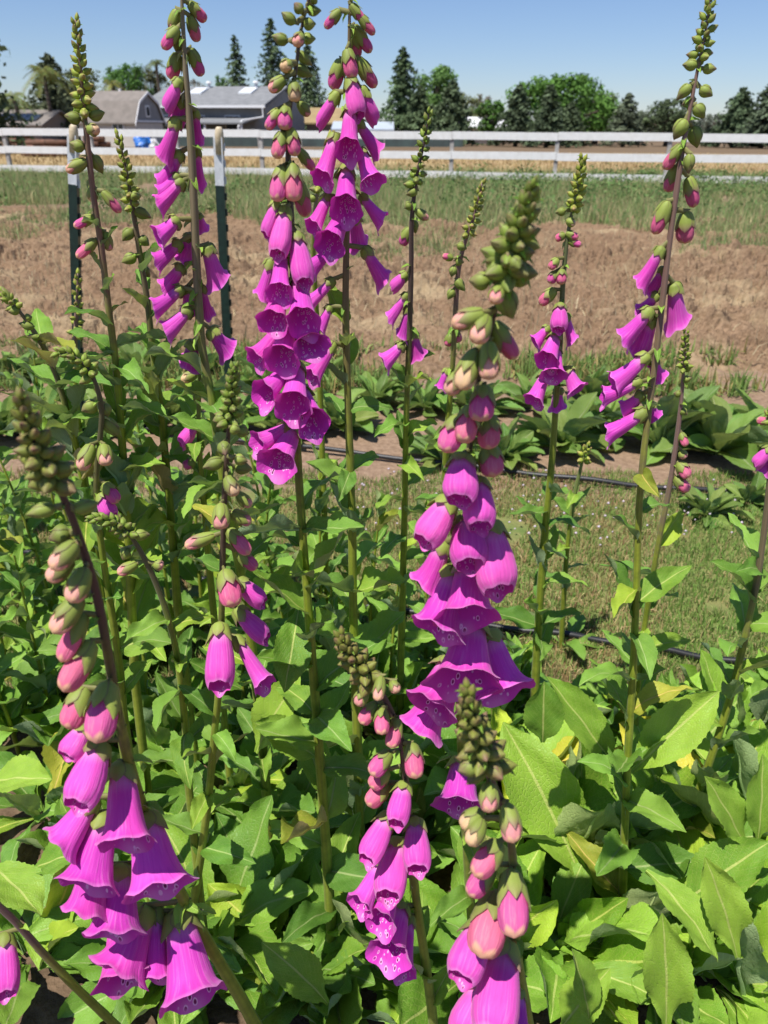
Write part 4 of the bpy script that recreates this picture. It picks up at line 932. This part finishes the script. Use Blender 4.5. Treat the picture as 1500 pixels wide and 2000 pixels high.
build_plant('out of focus foxglove closest to us at bottom middle, brown bud tip over pink bells',
    [(912, 1345), (922, 1400), (938, 1460), (962, 1530), (988, 1585), (1000, 1660), (1003, 1730), (1006, 1800), (1012, 1880), (1026, 1960), (1042, 2060)], .36, .46, '''
930 1493 896 1506 34 g 15; 955 1528 955 1582 35 y 12; 990 1568 1003 1638 37 y 8; 942 1583 902 1617 37 y 4; 942 1598 918 1648 35 y 8; 977 1643 930 1708 48 p 8; 962 1688 918 1748 44 p -5; 998 1698 1006 1812 56 p 12
972 1743 944 1854 68 p 14; 942 1798 905 1898 66 h 8; 987 1838 965 1992 80 h 14; 948 1918 914 2012 68 h 5; 1012 1928 1016 2024 56 o 0''',
    (165, 38, 28, 56, (.70, .66, .56)), (6, 11), (.10, .05, .05), None, None, 7, group=FOX)
build_plant('tall foxglove at the right, buds at the top and bells turned left',
    [(1388, -12), (1380, 50), (1366, 120), (1352, 190), (1337, 270), (1322, 370), (1308, 470), (1295, 580), (1283, 680), (1270, 780), (1258, 880), (1248, 1000), (1243, 1150), (1237, 1300), (1228, 1450), (1221, 1600), (1213, 1860)], .82, .785, '''
1362 128 1334 126 19 g 0; 1372 135 1398 134 17 g 0; 1350 165 1326 190 20 g 0; 1367 172 1392 187 20 g 0; 1356 196 1334 204 19 g -10; 1358 205 1376 230 22 g -5; 1340 233 1319 267 26 g 0; 1353 246 1362 287 26 g -10; 1332 283 1300 324 24 p -5
1347 300 1345 336 20 g 10; 1322 323 1304 370 26 p -18; 1345 345 1356 404 28 p -10; 1305 393 1279 452 31 p -5; 1340 413 1337 473 35 p -12; 1293 483 1254 552 46 o -5; 1298 523 1275 568 38 o -22; 1316 553 1326 632 56 o -18
1286 573 1254 608 40 o -22; 1272 603 1219 662 56 o -5; 1275 618 1245 688 54 o -22; 1266 693 1199 747 54 o 0; 1252 743 1179 774 48 o 0; 1275 700 1286 738 40 o -30; 1256 768 1219 798 44 o -18; 1262 803 1189 848 54 o -5; 1270 788 1281 813 34 o -30''',
    (135, 24, 15, 24, (.80, .82, .66)), (5, 8.5), (.20, .115, .09), [(900, 1100, 2, .06, .08), (1120, 1800, 9, .09, .17)], (8, .17, .26, 20, 68), 8, group=FOX)
build_plant('small pink foxglove before the bare soil at the right of the middle',
    [(1138, 308), (1128, 370), (1112, 440), (1102, 520), (1097, 600), (1092, 700), (1085, 800), (1078, 900), (1068, 1000), (1058, 1120), (1050, 1250), (1044, 1370)], 1.12, 1.2, '''
1105 412 1085 415 15 g 0; 1106 430 1124 438 15 y 0; 1104 458 1085 466 16 p 0; 1106 455 1130 464 16 p 0; 1110 470 1136 478 16 p 0; 1090 505 1074 524 18 p 8; 1085 530 1074 552 19 p 8; 1096 526 1097 554 21 p 16; 1085 565 1054 592 24 p -5
1095 593 1090 642 31 h 22; 1105 613 1121 667 33 o -10; 1072 638 1044 667 35 o 5; 1086 653 1068 702 52 o 28; 1086 678 1082 732 48 o 22; 1066 728 1042 782 44 o 12; 1108 718 1126 762 44 o 8; 1090 758 1090 797 40 o -18''',
    (105, 26, 14, 20, (1.05, 1.0, .72)), (4.2, 8.5), (.13, .15, .06), [(940, 1300, 8, .07, .13)], (7, .12, .2, 10, 50), 9, group=FOX)
build_plant('thin dark foxglove spike before the soil between the middle spikes',
    [(838, 218), (828, 280), (814, 345), (804, 430), (803, 520), (800, 640), (795, 760), (792, 880), (790, 1000), (787, 1120), (783, 1280)], 1.1, 1.22, '''
815 372 793 380 16 g 0; 812 410 837 428 16 y 0; 803 400 790 406 16 g 0; 800 445 784 478 22 p -15; 806 430 812 455 16 g -10; 795 533 764 563 25 h -10; 796 573 760 624 34 o -10; 799 598 785 654 34 o -18; 787 672 749 708 44 o 0; 806 648 816 694 40 o -22''',
    (150, 24, 14, 20, (.70, .78, .58)), (4, 7.5), (.08, .045, .045), [(700, 1250, 10, .06, .12)], (6, .12, .18, 10, 50), 10, group=FOX)
build_plant('slender foxglove spike of green buds left of the front middle spike',
    [(942, 356), (925, 425), (906, 480), (894, 540), (888, 640), (882, 740), (872, 860), (868, 960), (862, 1060)], 1.3, 1.42, '''
885 505 864 498 15 p 0; 893 478 912 486 14 g 0; 890 510 906 512 14 g 0; 887 520 882 540 15 g 0; 890 545 908 568 16 g 0; 886 565 875 584 15 g 0; 886 640 898 668 20 p -20; 880 652 876 676 20 p -20; 873 720 860 760 28 o -10''',
    (110, 24, 12, 17, (1.05, .98, .78)), (4, 7), (.24, .13, .12), [(800, 1040, 5, .06, .1)], (6, .12, .18, 10, 50), 11, group=FOX)
build_plant('foxglove with dense green bud tip and few pink bells before the left stems',
    [(457, 716), (452, 780), (445, 860), (440, 940), (436, 1040), (434, 1150), (431, 1260), (427, 1350), (419, 1430), (408, 1550), (391, 1680), (372, 1800)], .62, .72, '''
440 815 416 822 22 g 0; 450 835 469 842 20 g 8; 463 838 486 847 24 g -10; 436 866 440 888 24 g 45; 435 900 397 913 24 g 4; 458 895 483 901 20 g 8; 458 912 493 916 24 g -10; 443 930 461 967 27 y 16; 463 963 491 990 22 y -10
432 983 432 1032 31 y 18; 450 1000 491 1022 27 y -10; 420 1045 362 1066 25 y 0; 446 1033 487 1083 29 p 4; 466 1078 502 1112 27 p -10; 438 1113 458 1183 42 p 14; 463 1133 517 1177 38 h -5; 460 1188 522 1247 40 h 0; 430 1218 430 1334 50 h 15; 460 1243 519 1338 48 o 0''',
    (110, 34, 16, 26, (.62, .72, .50)), (5, 8.5), (.085, .05, .035), [(1380, 1760, 7, .05, .12)], (7, .13, .2, 10, 50), 12, group=FOX)
build_plant('foxglove with a pale bud spike in front of the green steel post',
    [(147, 38), (155, 110), (163, 200), (172, 290), (184, 390), (199, 490), (212, 600), (225, 700), (234, 800), (241, 900), (248, 1010), (256, 1160), (264, 1330)], .92, 1.0, '''
158 234 129 226 21 g 0; 174 228 204 219 21 g 0; 170 250 191 256 21 y 25; 165 290 139 280 21 g 0; 180 303 199 335 22 g -10; 170 314 129 334 22 y 0; 200 373 233 410 20 p 0; 183 362 178 392 20 y -10; 184 423 144 442 20 p 0; 188 468 149 503 22 p 0; 204 452 214 488 20 y -10''',
    (185, 34, 15, 24, (1.0, 1.0, .72)), (5, 9), (.22, .13, .085), [(430, 640, 3, .03, .05), (640, 1250, 14, .10, .16)], (7, .14, .2, 10, 50), 13, group=FOX)
build_plant('shorter bud spike right of the green steel post',
    [(230, 262), (246, 330), (260, 410), (274, 500), (288, 590), (298, 680), (310, 770), (322, 880), (333, 1000), (346, 1170)], 1.0, 1.06, '''
262 410 293 424 19 g 0; 256 380 270 386 16 g 10; 258 448 239 470 20 g 0; 272 463 290 478 18 g 0; 266 500 238 512 20 g 0; 275 520 292 540 18 g -10''',
    (150, 28, 13, 20, (1.0, 1.0, .68)), (4.5, 8.5), (.15, .115, .06), [(520, 680, 3, .05, .07), (680, 1120, 12, .10, .15)], (6, .13, .2, 10, 50), 14, group=FOX)
build_plant('slim bud spike with few pink buds right of the right tall spike',
    [(1340, 646), (1336, 710), (1330, 790), (1320, 870), (1306, 960), (1288, 1050), (1272, 1140), (1258, 1230), (1246, 1330), (1238, 1450)], 1.0, 1.05, '''
1330 845 1340 872 16 p 0; 1325 903 1346 932 24 p 0; 1318 932 1346 958 23 p 0; 1330 880 1338 896 16 y 0; 1334 742 1350 738 13 g 0; 1330 770 1316 768 13 g 0; 1330 800 1342 810 13 g 0''',
    (80, 26, 10, 15, (.85, .92, .62)), (4, 7), (.27, .16, .14), [(1060, 1400, 5, .08, .13)], (6, .13, .2, 10, 55), 15, group=FOX)
build_plant('foxglove leaning in from the right edge with purple bells cut by the frame',
    [(1512, 780), (1508, 860), (1502, 950), (1492, 1040), (1477, 1140), (1456, 1240), (1424, 1370), (1385, 1490), (1345, 1600), (1320, 1690)], .92, .93, '''
1508 824 1480 820 16 p 0; 1506 873 1474 906 26 h 0; 1512 888 1488 922 34 o -10''',
    (50, 12, 14, 20, (.9, .95, .7)), (5, 8.5), (.19, .14, .08), [(1080, 1660, 10, .08, .16)], (7, .15, .24, 15, 60), 16, group=FOX)
build_plant('foxglove with nodding dark tip and two peach buds at the left',
    [(108, 690), (128, 688), (160, 708), (184, 742), (198, 795), (196, 850), (189, 920), (190, 990), (200, 1080), (214, 1170), (232, 1290), (242, 1400)], .74, .80, '''
180 868 157 917 29 y 8; 203 868 207 908 27 y 26; 203 943 231 981 27 p 0; 196 963 216 1008 32 h 5; 200 818 236 852 25 g -10; 190 788 160 802 26 g -10; 202 788 209 816 24 g -10''',
    (95, 24, 17, 24, (.80, .90, .62)), (4.5, 8), (.10, .09, .04), [(1000, 1360, 7, .05, .1)], (6, .13, .2, 10, 50), 17, group=FOX)
build_plant('foxglove whose bud tip hooks over sideways in the left foreground',
    [(178, 1012), (205, 1014), (240, 1030), (268, 1066), (296, 1120), (320, 1180), (342, 1260), (355, 1350), (363, 1430), (368, 1530)], .66, .72, '''
268 1100 231 1119 22 y 0; 262 1045 292 1044 20 g 0; 300 1100 319 1106 20 y 0; 252 1070 240 1094 24 g -10''',
    (90, 28, 16, 22, (.66, .76, .52)), (4.5, 8), (.12, .11, .05), [(1200, 1500, 6, .05, .1)], (6, .13, .2, 10, 50), 18, group=FOX)
build_plant('leaning bud stem entering from the left edge',
    [(4, 572), (28, 596), (60, 638), (92, 690), (114, 745), (134, 815), (152, 890), (166, 970), (180, 1090)], .92, .98, '''
20 590 4 562 16 g 0; 38 606 16 608 16 g 0; 50 622 62 618 14 g 0; 66 640 40 632 15 g 0; 80 660 58 655 13 g 0''',
    (45, 12, 14, 18, (.95, 1.0, .7)), (4.5, 8), (.16, .13, .06), [(660, 1050, 11, .09, .15)], (5, .13, .2, 10, 50), 19, group=FOX)
build_plant('thin bud spike rising beside the leaning stem at left',
    [(152, 534), (150, 600), (147, 680), (150, 780), (158, 880)], 1.3, 1.36, '', (130, 22, 12, 15, (1.1, 1.05, .78)), (3.5, 6), (.24, .14, .12), [(740, 860, 4, .06, .1)], (6, .12, .18, 10, 50), 20, group=FOX)
build_plant('stem crossing the bottom left corner with one shaded bell at the edge',
    [(-60, 1700), (-20, 1752), (30, 1800), (90, 1868), (150, 1930), (215, 1992), (270, 2050)], .46, .52, '''
10 1822 12 1928 46 h 4''', None, (6, 9), (.16, .10, .08), None, None, 21, group=FOX)
build_plant('small pale foxglove with a drooping lilac bell between the left stems',
    [(392, 690), (390, 740), (388, 830), (392, 910), (400, 1000), (410, 1120)], .98, 1.05, '''
386 728 354 744 20 y 0; 384 824 352 868 28 h 0; 380 900 358 912 22 p 0; 390 700 402 712 14 g 0; 388 770 378 782 14 g 0''',
    (40, 10, 12, 16, (1.0, 1.0, .7)), (3.5, 7), (.18, .2, .06), [(760, 1080, 6, .05, .1)], (5, .12, .18, 10, 50), 22, group=FOX)
build_plant('thin pale stem with a green tip standing in the leafy row at right',
    [(1148, 868), (1134, 915), (1120, 980), (1108, 1070), (1100, 1180)], 1.5, 1.55, '', (36, 12, 11, 15, (1.15, 1.1, .75)), (3.5, 5.5), (.2, .24, .07), [(960, 1160, 5, .06, .09)], (5, .1, .15, 10, 50), 23, group=FOX)
build_plant('small green bud spike showing between the two bell columns',
    [(646, 262), (634, 320), (618, 390), (612, 470), (615, 560), (622, 680)], 1.4, 1.5, '''
628 372 604 368 13 g 0; 618 384 600 392 13 g 0''', (110, 24, 13, 17, (1.15, 1.1, .75)), (3.5, 6), (.26, .20, .13), None, (5, .1, .15, 10, 50), 24, group=FOX)

# the basal leaves that fill the bed; each clump belongs to the plant whose foot is nearest
r = random.Random(11)
fill = [(60, 1180, .19), (30, 1420, .2), (150, 1330, .18), (90, 1600, .2), (330, 1480, .19), (300, 1260, .17), (200, 1700, .2), (60, 1900, .18), (330, 1940, .18), (470, 1560, .19), (560, 1430, .19),
        (500, 1800, .2), (700, 1620, .19), (580, 1950, .18), (740, 1440, .18), (790, 1660, .2), (880, 1500, .19), (980, 1450, .2), (1010, 1620, .2), (1090, 1480, .2), (1120, 1700, .22), (1330, 1500, .2),
        (1430, 1450, .2), (1330, 1720, .23), (1450, 1650, .22), (1470, 1880, .22), (1090, 1900, .2), (1260, 1960, .2), (700, 1930, .18), (470, 1330, .17), (640, 1330, .17), (860, 1380, .17), (1390, 1980, .2), (920, 1950, .17), (160, 1500, .18), (20, 1040, .16)]
BED = [q for q in ROOTS if .55 < q.location.y < 1.3]
for i, (px, py, l) in enumerate(fill):
    c = ground(px, py if py < 1860 else 1860+(py-1860)*.5); c.z = 0
    root = min(BED, key=lambda q: (q.location-c).xy.length)
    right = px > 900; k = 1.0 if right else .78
    rosette(root, c, 12 if right else 17, l*k*.6, l*k*(1.0 if right and py < 1560 else 1.4), r, 12 if py > 1700 else 18, 62 if py > 1700 else (48 if right and py < 1560 else 78), warm=(1.42, 1.3, 1.05) if right else (1, 1, 1))  # right clumps are yellower plants, with sunlit brightness added to their tint
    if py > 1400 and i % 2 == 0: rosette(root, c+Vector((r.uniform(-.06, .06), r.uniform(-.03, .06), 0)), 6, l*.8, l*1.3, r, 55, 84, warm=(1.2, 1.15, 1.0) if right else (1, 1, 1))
# leafy side shoots that thicken the bed behind the front spikes
def shoot(px, py, h, n, r):
    c = ground(px, py); c.z = 0; root = min(BED, key=lambda q: (q.location-c).xy.length)
    lean = Vector((r.uniform(-.12, .12), r.uniform(-.10, .06), 1)); W = [c+Vector((lean.x*h*t*t, lean.y*h*t*t, h*t)) for t in (0, .25, .5, .75, 1)]
    v = []; uv = []; f = []; nn = 7
    for i, p in enumerate(W):
        for k in range(nn+1):
            a = 2*math.pi*k/nn; q = (.0050-.0032*i/4); v.append(p-root.location+Vector((math.cos(a)*q, math.sin(a)*q, 0))); uv.append((k/nn, 1-.4*i/4))
    for i in range(4):
        for k in range(nn):
            a = i*(nn+1)+k; f.append((a, a+1, a+nn+2, a+nn+1))
    add('stem', mesh('stem', v, f, M_STEM, uv), root, color=(.2, .22, .05))
    for i in range(n):
        t = .12+.88*(i+r.random()*.5)/n; j = min(3, int(t*4)); p = W[j].lerp(W[j+1], t*4-j); a = i*2.39996+px; e = R(r.uniform(10, 55)+25*t)
        leaf(root, p, Vector((math.cos(a)*math.cos(e), math.sin(a)*math.cos(e), math.sin(e))), (.135-.075*t)*r.uniform(.8, 1.2), r.choice(CAUL), r.uniform(.8, 1.1), r.gauss(0, .4), 'leaf', tint(r))
rs = random.Random(23)
for px, py, h in ((20, 1330, .55), (75, 1220, .62), (130, 1290, .58), (185, 1230, .66), (235, 1330, .55), (290, 1260, .62), (350, 1300, .60), (400, 1240, .64), (455, 1330, .52), (520, 1270, .56), (570, 1340, .46), (630, 1290, .52), (40, 1480, .42), (110, 1440, .46),
                  (200, 1470, .44), (300, 1440, .48), (480, 1440, .44), (560, 1500, .36), (660, 1440, .42), (720, 1330, .46), (760, 1400, .40), (830, 1330, .40), (540, 1210, .60), (330, 1190, .68), (140, 1180, .70), (10, 1180, .66), (250, 1180, .66), (440, 1190, .62),
                  (1010, 1400, .18), (1180, 1440, .14), (1300, 1460, .14), (1480, 1420, .20), (700, 1260, .50)):
    shoot(px, py, h, 17, rs)
# the large single leaves that stand out at the lower right, each set by its stalk and its tip
def big_leaf(bx, by, tx, ty, Yb, Yt, k, wpx, roll=0, col=(1.3, 1.2, 1.0)):
    a = at(bx, by, max(Yb, .56)); b = Vector((0, 0, HC))+ray(tx, ty)*depth(a)*(.93+.6*(Yt/Yb-.93)); root = min(BED, key=lambda q: (q.location-a).xy.length)
    up = (Vector((0, 0, 1))*.75-ray((bx+tx)/2, (by+ty)/2).normalized()*.65).normalized()
    ln = (b-a).length*1.04; leaf(root, a, b-a, ln, FL[k], wpx*px_m((a+b)/2)/(FLW[k]*ln), roll, 'leaf', col, up)
FLW = (.36, .44, .40, .34)
FL = [leaf_mesh('broad_leaf', M_LEAF, 300+i, wid=w_, arch=ar, fold=.22, wave=.03, petiole=pe, twist=tw, belly=.52) for i, (w_, ar, pe, tw) in enumerate(zip(FLW, (.10, .16, .30, .06), (.30, .10, .14, .16), (.15, -.3, .5, -.1)))]
for q in ((1165, 1795, 1032, 1425, .80, .80, 0, 118, .1), (1233, 1508, 1388, 1358, .80, .76, 1, 84, -.2), (1330, 1770, 1476, 1644, .72, .68, 1, 92, .1), (1262, 1700, 1428, 1845, .68, .62, 2, 90, .35),
          (1300, 2010, 1312, 1810, .58, .54, 3, 82, 0), (1222, 1862, 1284, 1716, .74, .72, 1, 90, 2.7), (1130, 1888, 1290, 1935, .66, .62, 2, 62, -.1), (1095, 2010, 1170, 1905, .58, .56, 1, 70, 0),
          (1200, 1500, 1098, 1338, .84, .80, 1, 70, .2), (1060, 1450, 1062, 1352, .80, .77, 1, 70, .2), (1458, 1660, 1398, 1520, .74, .71, 3, 64, .1), (1480, 1640, 1500, 1500, .74, .71, 1, 66, -.2),
          (1440, 1870, 1400, 1690, .62, .59, 3, 74, .2), (1150, 1990, 1140, 1880, .56, .54, 1, 60, -.3), (640, 1960, 560, 1860, .60, .56, 2, 70, .1), (500, 1470, 560, 1330, .80, .77, 1, 74, .1),
          (585, 1180, 560, 1330, .78, .72, 2, 66, .1), (620, 1480, 520, 1410, .76, .72, 1, 70, .1), (60, 1700, 150, 1650, .52, .50, 1, 60, .1), (-20, 1690, 60, 1740, .50, .46, 2, 80, .1), (-30, 1530, 75, 1500, .56, .53, 1, 70, .2)):
    big_leaf(*q)
